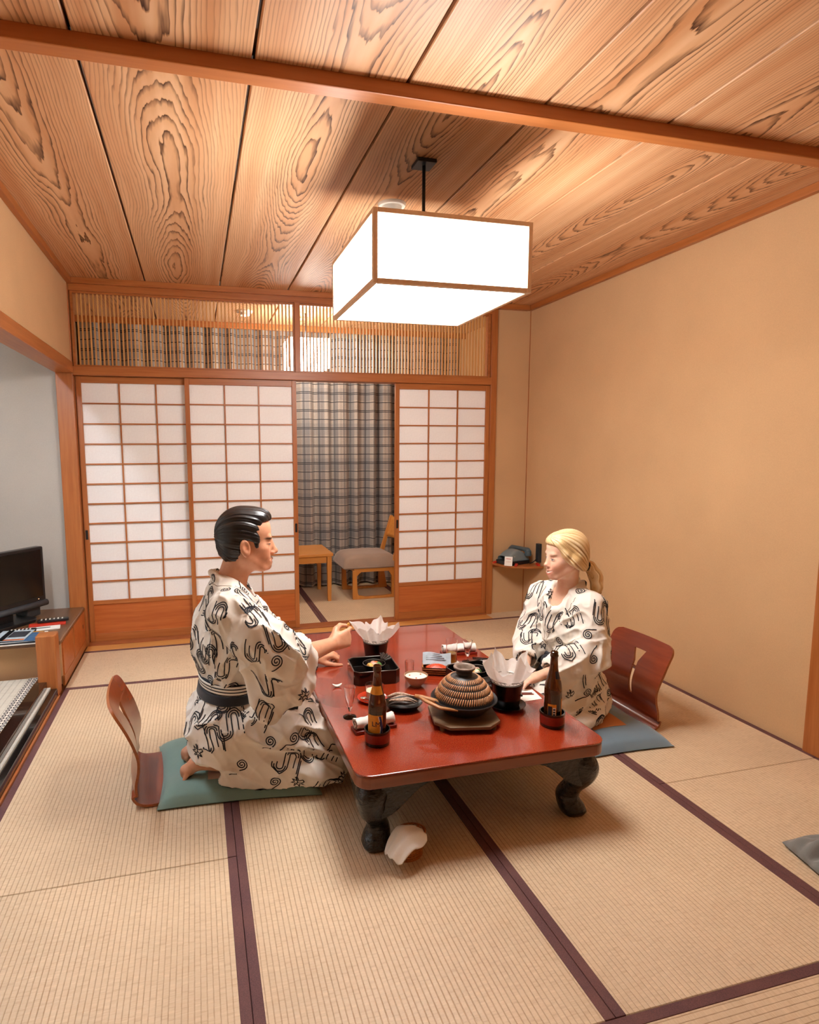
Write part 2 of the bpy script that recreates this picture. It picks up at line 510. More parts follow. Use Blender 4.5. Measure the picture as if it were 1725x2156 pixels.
M['blue_print'] = plain('blue_printed_cover', '#3f648c', 0.45, 0.25, 40)
M['dark_print'] = plain('dark_printed_cover', '#3b3d44', 0.4, 0.4, 60)
M['sky_print'] = plain('pale_blue_printed_cover', '#b9c9d2', 0.45, 0.15, 30)
M['iron'] = plain('cast_iron', '#16171a', 0.42, 0.25, 120, 0.3)
M['black_gloss'] = plain('gloss_black_glaze', '#0a0a0c', 0.25, 0.2, 12)
M['wire'] = plain('steel_wire', '#a7a49e', 0.3, 0.05, 20, Metallic=1.0)
M['bracket'] = plain('dark_metal', '#3a4046', 0.4, 0.1, 20, Metallic=0.6)
def m_hotpaper():
    t = NT('white_hotpot_paper')
    n = t.noise(t.coord(), 60.0, 3.0)
    c = t.mix(n, sc('#efe9e2'), sc('#fbf8f4'))
    t.bump(n, 0.2, 0.002)
    tr = t.n('ShaderNodeBsdfTranslucent'); t.set(tr.inputs[0], c)
    t.fin(c, 0.8)
    mx = t.n('ShaderNodeMixShader'); mx.inputs[0].default_value = 0.4
    t.t.links.new(t.b.outputs[0], mx.inputs[1]); t.t.links.new(tr.outputs[0], mx.inputs[2])
    t.t.links.new(mx.outputs[0], t.out.inputs[0])
    return t.mat
M['hotpaper'] = m_hotpaper()
def m_beer():
    t = NT('brown_bottle_glass')
    n = t.noise(t.coord(), 8.0, 2.0)
    c = t.mix(n, sc('#5a2a0a'), sc('#713a12'))
    return t.fin(c, 0.04, Transmission_Weight=0.72, IOR=1.5, Coat_Weight=0.3)
M['beer_glass'] = m_beer()
M['beer_fill'] = plain('dark_beer_inside', '#1c0d06', 0.3, 0.2, 10)
M['glass'] = glass_mat('clear_glass')
M['beer'] = plain('pale_beer', '#d9a048', 0.08, 0.1, 30, Transmission_Weight=0.6)
M['label_orange'] = plain('orange_label_paper', '#e0982f', 0.55, 0.12, 90)
M['label_blue'] = plain('blue_label_print', '#27337a', 0.55, 0.1, 60)
M['label_dark'] = plain('dark_label_print', '#1c1d2c', 0.55, 0.1, 60)
M['holder_red'] = plain('red_lacquer_holder', '#7d2017', 0.22, 0.12, 40, Coat_Weight=0.4)
M['red_lacquer'] = plain('bright_red_lacquer', '#b5341b', 0.2, 0.1, 40, Coat_Weight=0.4)
M['pot_glaze'] = plain('charcoal_pot_glaze', '#2c2a2b', 0.38, 0.25, 90, 0.25)
M['rim_glaze'] = plain('grey_rim_glaze', '#8d7d70', 0.35, 0.2, 90)
M['rib_glaze'] = plain('tan_rib_glaze', '#cf9a6e', 0.4, 0.25, 140, 0.2)
M['board'] = wood('smoked_cedar_board', '#8d7152', '#5e452c', 'x', 40, 0.5)
M['paddle'] = wood('pale_handle_wood', '#c58f5c', '#9f6b3c', 'x', 60, 0.45)
M['rice_bowl'] = plain('tan_bowl_glaze', '#b08a6a', 0.35, 0.08, 40)
M['cream_food'] = plain('cream_soup', '#efdfc0', 0.4, 0.05, 30)
M['carrot'] = plain('orange_food', '#d9692a', 0.4, 0.3, 120)
M['egg'] = plain('yellow_food', '#e3b25a', 0.4, 0.2, 90)
M['greens'] = plain('green_food', '#4d7a35', 0.5, 0.3, 90)
M['pink_food'] = plain('pink_food', '#e0b0a0', 0.45, 0.15, 90)
M['roe'] = plain('red_roe_food', '#c8461c', 0.3, 0.4, 200, 0.5)
M['fish'] = plain('dried_fish_skin', '#b59a85', 0.5, 0.5, 160, 0.6)
M['fish_dark'] = plain('dark_fish_back', '#3a332f', 0.4, 0.5, 160, 0.6)
M['wicker'] = plain('orange_wicker', '#b06a2e', 0.5, 0.25, 120, 0.3)
M['stainless'] = plain('polished_spoon', '#cfcac2', 0.2, 0.03, 20, Metallic=1.0)
M['eye'] = plain('eye_white', '#e9e2da', 0.2, 0.03, 30)
M['iris'] = plain('dark_iris', '#1e1714', 0.2, 0.1, 30)
M['brow_dark'] = plain('black_brow_hair', '#1d1613', 0.6, 0.2, 300)
M['brow_fair'] = plain('brown_brow_hair', '#7d5232', 0.6, 0.2, 300)
M['teeth'] = plain('teeth', '#efe6da', 0.3, 0.02, 30)
def m_skin(name, tone, flush):
    t = NT(name)
    a = t.attr('tint')
    n = t.noise(t.coord(), 60.0, 3.0)
    base = t.mix(t.range(n, 0.3, 0.75), sc(tone), sc(flush))
    col = t.mix(a['Alpha'], base, a['Color'])
    return t.fin(col, 0.45, Subsurface_Weight=0.12, Subsurface_Radius=(0.008, 0.003, 0.002))
M['skin_man'] = m_skin('warm_skin', '#dfa582', '#d89a78')
M['skin_woman'] = m_skin('fair_skin', '#f0c4a8', '#ebb79b')
def m_hair(name, dark, mid, light, rough):
    t = NT(name)
    s = t.attr('strand')['Fac']
    col = t.ramp(s, [(0.15, sc(dark)), (0.5, sc(mid)), (0.88, sc(light))])
    return t.fin(col, rough, Specular_IOR_Level=0.6)
M['hair_black'] = m_hair('black_hair', '#0a0a0b', '#141315', '#2a2828', 0.32)
M['hair_blond'] = m_hair('blond_hair', '#a87c48', '#e0bd84', '#fbeac8', 0.42)
# ================================================================== the room
def struct(name, mb, mat, label, cat, **kw):
    o = mb.build(name, mat, **kw)
    return tag(o, label, cat, kind='structure')

# ---- floor: slab with tatami mats
floor = struct('floor', MB().box(-1.9, XR+0.1, YFRONT, YB-0.02, -0.09, -0.035), M['sill_dark'], 'tatami floor of the main room', 'floor')
def tatami(parent, x0, x1, y0, y1, along='y', mat='tatami', heri='heri', hw=0.029):
    cx, cy = (x0+x1)/2, (y0+y1)/2
    lx, ly = (x1-x0), (y1-y0)
    L, Wd = (ly, lx) if along == 'y' else (lx, ly)
    g = 0.0012
    o = MB().box(-Wd/2+g, Wd/2-g, -L/2+g, L/2-g, -0.035, 0.0).build('tatami_mat', M[mat], parent, bevel=0.002, seg=1)
    o.location = (cx, cy, 0)
    o.rotation_euler = (0, 0, 0 if along == 'y' else math.pi/2)
    for s in (-1, 1):
        xa, xb = sorted((s*(Wd/2-g+0.0004), s*(Wd/2-hw)))
        MB().box(xa, xb, -L/2+g, L/2-g, -0.034, 0.0016).build('border', M[heri], o, bevel=0.001, seg=1)
    return o
FY = YS-2*(YM-YS)/2*1.0          # front ends of the outer mats
for a in ((XL, S2, YM, YB-0.15, 'x'), (S2, XR, YM, YB-0.15, 'x'),
          (XL, S1, YS, YM, 'y'), (XL, S1, YS-1.68, YS, 'y'),
          (S1, S2, YF, 2.756, 'y'), (S2, S3, YF, 2.756, 'y'), (S1, S3, 2.756, YM, 'x'),
          (S3, XR, YS, YM, 'y'), (S3, XR, YS-1.68, YS, 'y'),
          (S1, S3, YF-0.83, YF, 'x'), (XL, S1+0.03, YS-2.51, YS-1.68, 'x'), (S1+0.03, S3, YF-1.66, YF-0.83, 'x'), (S3, XR, YS-2.51, YS-1.68, 'x')):
    tatami(floor, *a)

# ---- walls
struct('wall_right', MB().box(XR, XR+0.1, YFRONT, YV+0.25, -0.05, H+0.05), M['wall'], 'long bare tan plaster wall on the right', 'wall')
struct('wall_back', MB().box(2.281, XR, YB-0.005, YB+0.09, 0, H), M['wall'], 'narrow tan plaster wall behind the corner telephone shelf', 'wall')
struct('wall_left', MB().box(XL-0.09, XL, 1.2, YB, 1.90, H+0.02), M['wall'], 'tan plaster wall hanging above the alcove opening', 'wall')
struct('wall_left_near', MB().box(XL-0.09, XL, YFRONT, 1.2, -0.05, H+0.02), M['wall'], 'tan plaster wall nearer than the alcove opening', 'wall')
struct('wall_front', MB().box(-1.9, XR+0.1, YFRONT-0.1, YFRONT, -0.05, H+0.02), M['wall'], 'tan plaster wall at the entrance end of the room', 'wall')
struct('wall_alcove_far', MB().box(-1.9, -0.858, YB-0.01, YB+0.09, 0, H), M['wall_grey'], 'pale grey plaster wall behind the television', 'wall')
struct('wall_alcove_side', MB().box(-1.9, -1.8, 1.2, YB, -0.05, H), M['wall_grey'], 'pale grey plaster back wall of the alcove', 'wall')
struct('wall_alcove_near', MB().box(-1.8, XL-0.09, 1.1, 1.2, -0.05, H), M['wall_grey'], 'pale grey plaster near end wall of the alcove', 'wall')
struct('ceiling_alcove', MB().box(-1.8, XL-0.09, 1.2, YB, 2.02, 2.06), M['wall_grey'], 'pale grey ceiling of the alcove', 'ceiling')
struct('wall_veranda_back', MB().box(-1.0, XR+0.1, YV+0.15, YV+0.25, -0.05, H+0.05), M['wall_grey'], 'pale wall hidden behind the plaid curtain', 'wall')
struct('wall_veranda_left', MB().box(-1.05, -0.95, YB+0.09, YV+0.25, -0.05, H+0.05), M['wall'], 'tan plaster end wall of the veranda', 'wall')

# ---- ceiling boards
ceil = struct('ceiling', MB().box(-1.0, XR+0.1, YFRONT, YV+0.25, H+0.02, H+0.08), M['lacquer_brown'], 'cedar board ceiling with dark joints', 'ceiling')
edges = [XL, -0.283, 0.197, 0.660, 1.129, 1.600, 2.090, XR]
for i in range(len(edges)-1):
    for y0, y1 in ((YFRONT, 1.90), (1.90, YB-0.01), (YB+0.08, YV-0.02)):
        a, b = edges[i], edges[i+1]
        w = b-a
        o = MB().box(-w/2+0.005, w/2-0.005, -(y1-y0)/2, (y1-y0)/2, 0, 0.02).build('ceiling_board', M['ceiling'], ceil, bevel=0.003, seg=1)
        o.location = ((a+b)/2, (y0+y1)/2, H)
struct('ceiling_edge_board', MB().box(-0.95, XL, YB+0.08, YV, H, H+0.02), M['ceiling'], 'narrow board of the veranda ceiling at its left end', 'ceiling board')

# ---- beams, cornices, posts
struct('trim_1', MB().box(XL, XR, 1.875, 1.932, 2.393, H+0.001), M['beam'], 'long orange beam running across the ceiling', 'beam', bevel=0.004)
struct('trim_2', MB().box(XR-0.032, XR, YFRONT, YB-0.02, 2.398, H), M['cypress_y'], 'orange cornice along the top of the right wall', 'cornice', bevel=0.003)
struct('trim_3', MB().box(XL, XL+0.030, YFRONT, YB-0.02, 2.398, H), M['cypress_y'], 'orange cornice along the top of the left wall', 'cornice', bevel=0.003)
struct('trim_4', MB().box(XL+0.03, XR-0.032, YB-0.055, YB-0.005, 2.398, H), M['cypress_x'], 'orange cornice above the lattice transom', 'cornice', bevel=0.003)
struct('trim_5', MB().box(-0.858, -0.755, YB-0.045, YB+0.075, 0.0, 2.40), M['cypress_z'], 'square orange corner post beside the television alcove', 'post', bevel=0.003)
struct('trim_6', MB().box(2.231, 2.281, YB-0.035, YB+0.075, 0.0, 2.40), M['cypress_z'], 'slim orange post between the screens and the telephone corner', 'post', bevel=0.003)
struct('trim_7', MB().box(-0.755, 2.231, YB-0.040, YB+0.075, 1.825, 1.881), M['cypress_x'], 'orange lintel over the sliding screens', 'lintel', bevel=0.003)
struct('trim_8', MB().box(-0.755, 2.231, YB-0.030, YB+0.065, 2.358, 2.40), M['cypress_x'], 'orange top rail of the transom', 'rail', bevel=0.002)
struct('trim_9', MB().box(0.706, 0.742, YB-0.032, YB+0.065, 1.881, 2.358), M['cypress_z'], 'short orange post between the two transom bays', 'post', bevel=0.002)
struct('trim_10', MB().box(-0.755, 2.231, YB-0.045, YB+0.075, -0.03, 0.012), M['sill_dark'], 'brown grooved sill under the sliding screens', 'sill', bevel=0.002)
struct('trim_11', MB().box(XL, 2.231, YB-0.15, YB-0.046, -0.03, 0.004), M['sill'], 'pale wooden strip along the foot of the screens', 'sill', bevel=0.002)
struct('trim_12', MB().box(2.231, XR, YB-0.15, YB-0.006, -0.03, 0.003), M['tatami'], 'straw filler strip below the telephone corner', 'floor strip', bevel=0.001)
struct('trim_13', MB().box(XL-0.10, XL+0.012, 1.2, YB-0.045, 1.835, 1.905), M['cypress_y'], 'orange lintel over the alcove opening', 'lintel', bevel=0.003)
struct('trim_14', MB().box(XR-0.014, XR+0.01, 1.872, 1.972, 0.0, 2.40), M['cypress_z'], 'orange post on the right wall nearest the camera', 'post', bevel=0.003)
struct('trim_15', MB().box(XR-0.003, XR+0.01, YB-0.012, YB-0.004, 0.0, 2.40), M['cypress_z'], 'thin dark joint in the corner of the tan walls', 'corner joint')
struct('trim_16', MB().box(-0.95, XR, YV-0.19, YV-0.16, 2.385, H), M['cypress_x'], 'orange pelmet above the plaid curtain', 'pelmet', bevel=0.003)

# ---- lattice transom: each slat its own part
slat_me = None
for k, (a, b) in enumerate(((-0.735, 0.700), (0.748, 2.214))):
    fr = MB()
    fr.box(a-0.015, a, YB-0.015, YB+0.03, 1.881, 2.358).box(b, b+0.015, YB-0.015, YB+0.03, 1.881, 2.358)
    fr.box(a, b, YB-0.012, YB+0.03, 1.881, 1.893).box(a, b, YB-0.012, YB+0.03, 2.346, 2.358)
    o = struct('transom', fr, M['cypress_x'], ('slatted lattice transom above the two closed screens', 'slatted lattice transom behind the pendant lamp')[k], 'transom')
    n = int(round((b-a)/0.0248))
    for i in range(1, n):
        x = a+(b-a)*i/n
        if slat_me is None:
            slat_me = MB().box(-0.0042, 0.0042, -0.009, 0.009, 0, 0.453).mesh('slat'); slat_me.materials.append(M['slat'])
        s = bpy.data.objects.new('slat', slat_me); COL.objects.link(s); s.parent = o
        s.location = (x, YB+0.008, 1.893)

# ---- sliding paper screens
pane_me = {}
def shoji(name, x0, x1, y, label, pull_side):
    th = 0.028
    root = thing(name, label, 'sliding screen', ((x0+x1)/2, y, 0.012), kind='structure')
    w = (x1-x0); hw = w/2
    z1 = 1.811                       # top, local
    st = 0.031
    zp0, zp1 = 0.290, z1-0.042       # paper area
    for s in (-1, 1):
        xa, xb = sorted((s*hw, s*(hw-st)))
        MB().box(xa, xb, -th/2, th/2, 0, z1).build('stile', M['cypress_z'], root, bevel=0.0015, seg=1)
    for za, zb in ((zp1, z1), (zp0-0.028, zp0), (0.0, 0.055)):
        MB().box(-hw+st, hw-st, -th/2+0.002, th/2-0.002, za, zb).build('rail', M['cypress_x'], root, bevel=0.0015, seg=1)
    MB().box(-hw+st, hw-st, -0.006, 0.006, 0.055, zp0-0.028).build('kick_panel', M['kick'], root)
    nx, nz = 3, 11
    cw = (w-2*st)/nx; ch = (zp1-zp0)/nz
    for i in range(1, nx):
        x = -hw+st+cw*i
        MB().box(x-0.0045, x+0.0045, -0.011, 0.001, zp0, zp1).build('vertical_bar', M['cypress_z'], root)
    for j in range(1, nz):
        z = zp0+ch*j
        MB().box(-hw+st, hw-st, -0.0115, 0.001, z-0.0045, z+0.0045).build('horizontal_bar', M['cypress_x'], root)
    key = round(cw, 4)
    if key not in pane_me:
        pane_me[key] = MB().add([(-cw/2,0,-ch/2),(cw/2,0,-ch/2),(cw/2,0,ch/2),(-cw/2,0,ch/2)], [(0,1,2,3)]).mesh('paper_pane')
        pane_me[key].materials.append(M['paper'])
    for i in range(nx):
        for j in range(nz):
            p = bpy.data.objects.new('paper_pane', pane_me[key]); COL.objects.link(p); p.parent = root
            p.location = (-hw+st+cw*(i+0.5), 0.002, zp0+ch*(j+0.5))
    px = pull_side*(hw-st/2)
    fr = MB().box(px-0.010, px+0.010, -th/2-0.0012, -th/2+0.004, 0.715, 0.790)
    MB().box(px-0.008, px+0.008, -th/2-0.0016, -th/2+0.002, 0.72, 0.785).build('finger_pull', M['black_plastic'], root)
    return root
shoji('door_1', -0.750, 0.020, YB+0.034, 'leftmost paper sliding screen beside the corner post', -1)
shoji('door_2', -0.058, 0.712, YB-0.004, 'paper sliding screen behind the dark-haired man', 1)
shoji('door_3', 1.461, 2.231, YB-0.004, 'paper sliding screen beside the telephone corner', -1)

# ---- alcove floor and its lacquered edge
alc = struct('floor_alcove', MB().box(-1.8, -0.885, 1.2, 3.62, 0.0, 0.072), M['sill_dark'], 'raised floor of the alcove', 'floor')
am = tatami(alc, -1.72, -0.886, 1.25, 3.60, 'y', 'tatami_pale', 'heri_pat', 0.050); am.location.z = 0.082
struct('trim_17', MB().box(-0.885, -0.822, 1.2, 3.49, 0.0, 0.092), M['lacquer_brown'], 'glossy dark lacquered edge of the raised alcove', 'edge beam', bevel=0.004)
struct('trim_18', MB().box(-0.822, -0.806, 1.2, 3.49, 0.0, 0.058), M['tatami_pale'], 'pale strip in the groove along the alcove edge', 'strip')
struct('trim_19', MB().box(-0.806, -0.772, 1.2, 3.49, 0.0, 0.050), M['lacquer_black'], 'black lacquered step along the alcove edge', 'step', bevel=0.003)
struct('trim_20', MB().box(-0.772, XL, 1.2, 3.49, -0.03, 0.012), M['cypress_y'], 'thin orange strip between the alcove step and the tatami', 'strip', bevel=0.001)

# ---- veranda floor
vf = struct('floor_veranda', MB().box(-0.95, XR, YB+0.09, YV+0.15, -0.09, -0.035), M['sill_dark'], 'tatami floor of the veranda', 'floor')
for a, b in ((-0.75, 0.085), (0.085, 0.925), (0.925, 1.765), (1.765, XR)):
    tatami(vf, a, b, YB+0.09, YV+0.15, 'y')
# ================================================================== pendant lamp
def pendant():
    cx, cy = 0.892, 2.346
    hx, hy = 0.288, 0.304
    z0, z1 = 1.892, 2.134
    root = thing('pendant_lamp', 'lit square paper pendant lamp hanging over the low table', 'lamp', (cx, cy, z0))
    h = z1-z0; b = 0.017
    # wooden frame bars along the twelve edges
    for sx in (-1, 1):
        for sy in (-1, 1):
            MB().box(sx*hx-b/2, sx*hx+b/2, sy*hy-b/2, sy*hy+b/2, 0, h).build('frame_upright', M['lampframe'], root, bevel=0.0015, seg=1)
    for z in (0, h-b):
        for s in (-1, 1):
            MB().box(-hx+b/2, hx-b/2, s*hy-b/2, s*hy+b/2, z, z+b).build('frame_bar', M['lampframe'], root, bevel=0.0015, seg=1)
            MB().box(s*hx-b/2, s*hx+b/2, -hy+b/2, hy-b/2, z, z+b).build('frame_bar', M['lampframe'], root, bevel=0.0015, seg=1)
    e = 0.0015
    for s in (-1, 1):
        MB().box(-hx+b/2, hx-b/2, s*(hy-0.002)-e, s*(hy-0.002)+e, b, h-b).build('paper_side', M['lamp_paper'], root)
        MB().box(s*(hx-0.002)-e, s*(hx-0.002)+e, -hy+b/2, hy-b/2, b, h-b).build('paper_side', M['lamp_paper'], root)
    MB().box(-hx+b/2, hx-b/2, -hy+b/2, hy-b/2, b/2-e, b/2+e).build('paper_bottom', M['lamp_paper'], root)
    MB().box(-hx+b/2, hx-b/2, -hy+b/2, hy-b/2, h-b/2-e, h-b/2+e).build('top_board', M['bracket'], root)
    MB().tube([(0, 0, h-b/2), (0, 0, H-z0-0.012)], 0.0065, 10).build('rod', M['bracket'], root, smooth=True)
    MB().box(-0.038, 0.038, -0.040, 0.040, H-z0-0.014, H-z0).build('ceiling_plate', M['bracket'], root, bevel=0.002)
    return root
M['lampframe'] = wood('lamp_frame_wood', '#f6dfc6', '#e6c4a2', 'z', 60, 0.5)
M['lamp_paper'] = emit_mat('lit_lamp_paper', LAMP_COLOR, LAMP_STRENGTH)
pendant()

def smoke_detector(x, y, z, label):
    root = thing('smoke_detector', label, 'smoke detector', (x, y, z))
    MB().lathe([(0.0, -0.012), (0.060, -0.012), (0.064, -0.004), (0.064, 0.0)], 32).build('base', M['white_plastic'], root, angle=40)
    MB().lathe([(0.0, -0.038), (0.030, -0.038), (0.040, -0.034), (0.044, -0.022), (0.046, -0.012)], 32).build('cap', M['white_plastic'], root, angle=40)
    return root
smoke_detector(0.897, 2.762, H, 'round white smoke detector just above the pendant lamp')
smoke_detector(0.418, 5.084, H, 'round white smoke detector seen through the transom slats')

# veranda box lamp
t = thing('hanging_lamp', 'lit white box lamp seen through the transom slats', 'lamp', (0.905, 5.05, 1.985))
MB().box(-0.165, 0.165, -0.165, 0.165, 0, 0.23).build('shade', emit_mat('lit_veranda_shade', (1.0, 0.95, 0.86), VERANDA_STRENGTH), t, bevel=0.006)
for s in (-1, 1):
    for q in (-1, 1):
        MB().box(s*0.165-0.006, s*0.165+0.006, q*0.165-0.006, q*0.165+0.006, -0.004, 0.236).build('frame_upright', M['lampframe'], t)
MB().tube([(0, 0, 0.23), (0, 0, H-1.985)], 0.006, 8).build('rod', M['bracket'], t, smooth=True)

# alcove fluorescent lamp behind the lintel
t = thing('fluorescent_lamp', 'cool white fluorescent lamp under the alcove ceiling', 'lamp', (-0.965, 2.75, 1.96))
MB().box(-0.05, 0.05, -0.72, 0.72, 0.035, 0.06).build('housing', M['white_plastic'], t, bevel=0.003)
MB().tube([(0, -0.70, 0.012), (0, 0.70, 0.012)], 0.016, 12).build('tube', emit_mat('lit_cool_tube', (0.80, 0.90, 1.0), ALCOVE_STRENGTH*4), t, smooth=True)

# ================================================================== curtain
def curtain():
    rnd = random.Random(5)
    x0, x1 = -0.93, 2.56
    n = 720
    ph = [rnd.uniform(0, 6.28) for _ in range(6)]
    def yo(x, v):
        a = 0.038*math.sin(x*38+ph[0]+0.9*math.sin(x*5+ph[1])) + 0.018*math.sin(x*71+ph[2]) + 0.012*math.sin(x*17+ph[3])
        return a*(0.75+0.35*(1-v))+0.010*math.sin(x*9+v*3.0)
    me_v, uv, f = [], [], []
    zs = [0.015+(2.42-0.015)*j/14 for j in range(15)]
    acc = 0.0; prev = None
    us = []
    for i in range(n+1):
        x = x0+(x1-x0)*i/n
        p = (x, yo(x, 0.5))
        if prev: acc += math.hypot(p[0]-prev[0], p[1]-prev[1])
        us.append(acc); prev = p
        for z in zs:
            v = z/2.42
            me_v.append((x, YV+yo(x, v), z))
            uv.append((acc, z))
    k = len(zs)
    for i in range(n):
        for j in range(k-1):
            f.append((i*k+j, (i+1)*k+j, (i+1)*k+j+1, i*k+j+1))
    me = bpy.data.meshes.new('curtain')
    me.from_pydata(me_v, [], f)
    l = me.uv_layers.new(name='UVMap')
    idx = np.empty(len(me.loops), dtype=np.int32); me.loops.foreach_get('vertex_index', idx)
    l.data.foreach_set('uv', np.array(uv, dtype=np.float32)[idx].ravel())
    me.polygons.foreach_set('use_smooth', [True]*len(f))
    o = link_mesh('curtain', me, M['curtain'])
    tag(o, 'grey plaid curtain drawn across the far side of the veranda', 'curtain')
curtain()

# ================================================================== veranda side table and chair
t = thing('side_table', 'small honey-coloured wooden table in front of the plaid curtain', 'table', (0.83, 5.395, 0))
MB().prism(rounded_rect(-0.32, 0.31, -0.26, 0.26, 0.012), 0.405, 0.430).build('tabletop', M['pine'], t, bevel=0.003)
for sx in (-1, 1):
    for sy in (-1, 1):
        x, y = sx*0.275, sy*0.232
        mb = MB()
        a, b = 0.021, 0.015
        mb.add([(x-b,y-b,0),(x+b,y-b,0),(x+b,y+b,0),(x-b,y+b,0),(x-a,y-a,0.405),(x+a,y-a,0.405),(x+a,y+a,0.405),(x-a,y+a,0.405)],
               [(0,3,2,1),(4,5,6,7),(0,1,5,4),(1,2,6,5),(2,3,7,6),(3,0,4,7)])
        mb.build('leg', M['pine_z'], t, bevel=0.003)
for s in (-1, 1):
    MB().box(-0.25, 0.25, s*0.232-0.010, s*0.232+0.010, 0.345, 0.405).build('apron', M['pine'], t)
    MB().box(s*0.275-0.010, s*0.275+0.010, -0.21, 0.21, 0.345, 0.405).build('apron', M['pine'], t)

t = thing('lounge_chair', 'low wooden chair with a padded taupe seat by the plaid curtain', 'chair', (1.53, 5.36, 0))
def side_frame(y):
    m = MB()
    # sled frame: front leg, floor runner, rear leg
    m.prism_y([(-0.215,0.0),(-0.150,0.0),(-0.170,0.06),(-0.178,0.21),(-0.12,0.262),(-0.215,0.262)], y-0.018, y+0.018)
    m.prism_y([(-0.205,0.0),(0.235,0.0),(0.225,0.038),(0.09,0.022),(-0.10,0.022),(-0.195,0.045)], y-0.0178, y+0.0178)
    m.prism_y([(0.150,0.0),(0.235,0.0),(0.180,0.30),(0.130,0.30),(0.115,0.255),(0.150,0.20)], y-0.0176, y+0.0176)
    return m
for s in (-1, 1):
    side_frame(s*0.205).build('leg_frame', M['pine_z'], t, bevel=0.004)
MB().box(-0.205, 0.165, -0.22, 0.22, 0.245, 0.285).build('seat_frame', M['pine'], t, bevel=0.005)
def seat_fn(u, v):
    return (-0.30+0.52*u, -0.235+0.47*v, 0.288+0.115*(1-abs(2*u-1)**6)**0.5*(1-abs(2*v-1)**8)**0.5)
mb = MB(); mb.grid(seat_fn, 24, 24)
mb.box(-0.298, 0.218, -0.233, 0.233, 0.280, 0.300)
mb.build('seat_pad', M['taupe_cloth'], t, smooth=True)
for s in (-1, 1):
    MB().prism_y([(0.135,0.27),(0.180,0.27),(0.295,0.70),(0.270,0.70)], s*0.205-0.016, s*0.205+0.016).build('back_post', M['pine_z'], t, bevel=0.004)
def back_fn(u, v):
    y = -0.22+0.44*u
    return (0.225+0.16*0.36*v+0.035*(1-(2*u-1)**2), y, 0.50+0.19*v)
MB().grid(back_fn, 16, 6).build('backrest', M['pine'], t, smooth=True, solid=0.018)

# ================================================================== low table
def low_table():
    x0, x1, y0, y1 = 0.462, 1.388, 1.757, 3.290
    cx, cy = (x0+x1)/2, (y0+y1)/2
    root = thing('low_table', 'low red lacquered table with carved black legs set for dinner', 'table', (cx, cy, 0))
    a, b = (x1-x0)/2, (y1-y0)/2
    MB().prism(rounded_rect(-a, a, -b, b, 0.055, 8), TT-0.006, TT).build('tabletop', M['table'], root, bevel=0.003)
    MB().prism(rounded_rect(-a+0.001, a-0.001, -b+0.001, b-0.001, 0.055, 8), TT-0.050, TT-0.006).build('edge_band', M['table_edge'], root, bevel=0.006, seg=3)
    MB().box(-a+0.06, a-0.06, -b+0.06, b-0.06, TT-0.062, TT-0.050).build('under_frame', M['lacquer_black'], root)
    # cabriole legs: one swept section per corner, each with two carved ears
    for sx in (-1, 1):
        for sy in (-1, 1):
            mb = MB()
            dx, dy = sx/math.sqrt(2), sy/math.sqrt(2)
            prof = [(-0.015,0.250,0.060),(0.012,0.215,0.060),(0.022,0.175,0.055),(0.010,0.130,0.048),(-0.022,0.088,0.042),(-0.030,0.060,0.044),(-0.018,0.034,0.052),(-0.010,0.014,0.052),(-0.010,0.0,0.044)]
            fine = []
            for i in range(len(prof)-1):
                for k in range(4):
                    q = k/4
                    p0, p1, p2, p3 = prof[max(i-1,0)], prof[i], prof[i+1], prof[min(i+2,len(prof)-1)]
                    fine.append(tuple(0.5*((2*p1[j])+(-p0[j]+p2[j])*q+(2*p0[j]-5*p1[j]+4*p2[j]-p3[j])*q*q+(-p0[j]+3*p1[j]-3*p2[j]+p3[j])*q**3) for j in range(3)))
            fine.append(prof[-1])
            base = Vector((sx*(a-0.075), sy*(b-0.075), 0))
            seg = 16
            vs, fs = [], []
            for (o, z, r) in fine:
                c = base+Vector((dx*o, dy*o, z))
                for k in range(seg):
                    an = 2*math.pi*k/seg
                    ca, sa = math.cos(an), math.sin(an)
                    # rounded-square section aligned with the table
                    q = (abs(ca)**3+abs(sa)**3)**(-1/3)
                    vs.append(c+Vector((ca*q*r*0.88, sa*q*r*0.88, 0)))
            n = len(fine)
            for i in range(n-1):
                for k in range(seg):
                    k2 = (k+1)%seg
                    fs.append((i*seg+k, (i+1)*seg+k, (i+1)*seg+k2, i*seg+k2))
            fs.append(tuple(range(seg))); fs.append(tuple((n-1)*seg+k for k in range(seg))[::-1])
            mb.add(vs, fs)
            leg = mb.build('leg', M['carved'], root, angle=60)
            # ears
            zt = TT-0.050
            def ear(along_x):
                L = 0.235
                pts = []
                for i in range(13):
                    q = i/12
                    low = zt-0.115*(1-q)**1.6-0.022*math.sin(q*math.pi*2.0)*(1-q)-0.006
                    pts.append((q*L, low))
                poly = [(0, zt)]+pts+[(L, zt)]
                m = MB()
                if along_x:
                    y = sy*(b-0.045)
                    m.prism_y([(sx*(a-0.085)-sx*px, pz) for px, pz in poly], y-0.022, y+0.022)
                else:
                    x = sx*(a-0.045)
                    n2 = len(poly)
                    v = [(x-0.022, sy*(b-0.085)-sy*px, pz) for px, pz in poly]+[(x+0.022, sy*(b-0.085)-sy*px, pz) for px, pz in poly]
                    f = [tuple(range(n2)), tuple(range(n2, 2*n2))[::-1]]+[(i, n2+i, n2+(i+1)%n2, (i+1)%n2) for i in range(n2)]
                    m.add(v, f)
                return m.build('bracket', M['carved'], leg, angle=50, bevel=0.004)
            ear(True); ear(False)
    return root
low_table()

